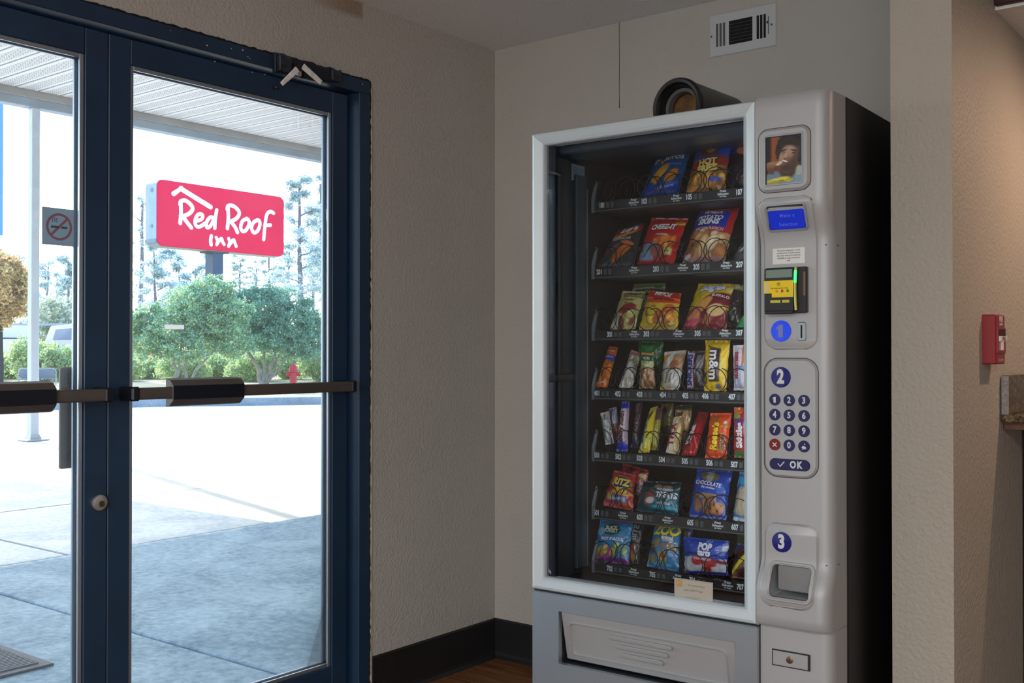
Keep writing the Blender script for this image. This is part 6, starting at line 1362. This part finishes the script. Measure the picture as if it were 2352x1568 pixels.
for t, dz in ((.035, .0), (.935, .0)): ab(G().lathe([(.0038, 0), (.0034, .0015), (0, .002)], (X_(t), -.006, zc + dz), (0, -1, 0), 12, cap=False), 'screw', flat(88, 90, 92), vt)
# fire alarm pull station
fx = 1.946; y0, y1, z0, z1 = -.400, -.308, 1.192, 1.321
fa = empty('fire_alarm_pull', (fx, (y0 + y1) / 2, z0)); tag(fa, 'red fire alarm pull station with a white T handle on the peach-lit wall', 'fire alarm')
FA = lambda a, b, c: (fx + c, a, b); M_fr = mat('alarm_red', rgb(146, 14, 28), .35, coat=.3)
ab(G().plate(rrect(y0, y1, z0, z1, .004, 3), FA, 0, .034, .003), 'housing', M_fr, fa)
ab(G().plate(rrect(y0 + .010, y1 - .004, z0 + .028, z1 - .034, .002, 2), FA, .033, .037, .0015), 'handle_frame', M_fr, fa)
ab(G().plate(rrect(y0 + .016, y1 - .010, z1 - .056, z1 - .038, .001, 1), FA, .0365, .0376), 'finger_slot', flat(60, 8, 12), fa)
ab(G().plate(rrect(y0 + .016, y1 - .012, z1 - .070, z1 - .056, .001, 1), FA, .036, .0425, .001).plate(rrect(y0 + .033, y0 + .045, z0 + .036, z1 - .069, .001, 1), FA, .036, .0425, .001), 'pull_handle', flat(226, 220, 212), fa)
text('lettering', 'PULL', lambda x, y: (fx + .0430 - fa.location.x, (y0 + y1) / 2 + .001 + x - fa.location.y, z1 - .063 + y - z0), .015, flat(120, 30, 34), fa)
text('lettering', 'FIRE', lambda x, y: (fx + .0345 - fa.location.x, (y0 + y1) / 2 + x + .003 - fa.location.y, z1 - .012 + y - z0), .020, flat(232, 226, 226), fa, bold=.03)
text('lettering', 'ALARM', lambda x, y: (fx + .0345 - fa.location.x, (y0 + y1) / 2 + x + .003 - fa.location.y, z1 - .025 + y - z0), .010, flat(232, 226, 226), fa, bold=.03)
text('lettering', 'PULL DOWN', lambda x, y: (fx + .0345 - fa.location.x, (y0 + y1) / 2 + x + .003 - fa.location.y, z0 + .011 + y - z0), .0085, flat(226, 190, 190), fa, bold=.02)
# granite counter with its upstand, and the desk under it
def granite():
    m = bpy.data.materials.new('speckled_granite'); m.use_nodes = True; n = m.node_tree.nodes; l = m.node_tree.links; b = n['Principled BSDF']
    tc = n.new('ShaderNodeTexCoord'); v = n.new('ShaderNodeTexVoronoi'); v.inputs['Scale'].default_value = 420; l.new(tc.outputs['Object'], v.inputs['Vector'])
    t = n.new('ShaderNodeTexNoise'); t.inputs['Scale'].default_value = 70; t.inputs['Detail'].default_value = 6; l.new(tc.outputs['Object'], t.inputs['Vector'])
    cr = n.new('ShaderNodeValToRGB'); e = cr.color_ramp.elements; e[0].position = .3; e[0].color = (*rgb(34, 28, 24), 1); e[1].position = .75; e[1].color = (*rgb(140, 120, 88), 1)
    q = e.new(.45); q.color = (*rgb(74, 60, 40), 1); q = e.new(.6); q.color = (*rgb(104, 90, 66), 1)
    sp = n.new('ShaderNodeSeparateColor'); l.new(v.outputs['Color'], sp.inputs[0])
    mx = n.new('ShaderNodeMath'); mx.operation = 'MULTIPLY_ADD'; mx.inputs[1].default_value = .35; l.new(sp.outputs[0], mx.inputs[0])
    m2 = n.new('ShaderNodeMath'); m2.operation = 'MULTIPLY'; m2.inputs[1].default_value = .7; l.new(t.outputs['Fac'], m2.inputs[0]); l.new(m2.outputs[0], mx.inputs[2])
    l.new(mx.outputs[0], cr.inputs[0]); l.new(cr.outputs[0], b.inputs['Base Color']); b.inputs['Roughness'].default_value = .15; return m
M_gran = granite(); M_cut = mat('rough_cut_granite', rgb(150, 146, 144), .75, noise=.25, nscale=130, bump=.4, bscale=220)
cz = 1.032
ct = empty('granite_counter', (2.25, .2, cz)); tag(ct, 'speckled brown granite counter top with a rough-ended upstand against the wall', 'counter')
ab(G().box(1.949, -.222, cz, 2.62, 1.2, cz + .022), 'slab', M_gran, ct, bevel=.004)
ab(G().box(1.9485, -.214, cz + .022, 1.968, 1.2, cz + .128), 'upstand', M_gran, ct, bevel=.0015)
ab(G().box(1.9488, -.2175, cz + .020, 1.9675, -.2135, cz + .1265), 'upstand_end', M_cut, ct, bevel=.001)
dk = empty('reception_desk', (2.25, .5, 0)); tag(dk, 'dark red-brown wooden desk under the granite counter at the right edge', 'desk')
M_dk = mat('mahogany', rgb(58, 28, 28), .45, noise=.3, nscale=14)
ab(G().box(1.949, .03, 0, 2.56, 1.18, cz - .018), 'carcass', M_dk, dk, bevel=.003)
ab(G().box(1.949, -.19, cz - .020, 2.58, 1.19, cz - .001), 'sub_top', mat('brown_ply', rgb(104, 70, 50), .6, noise=.2, nscale=20), dk)
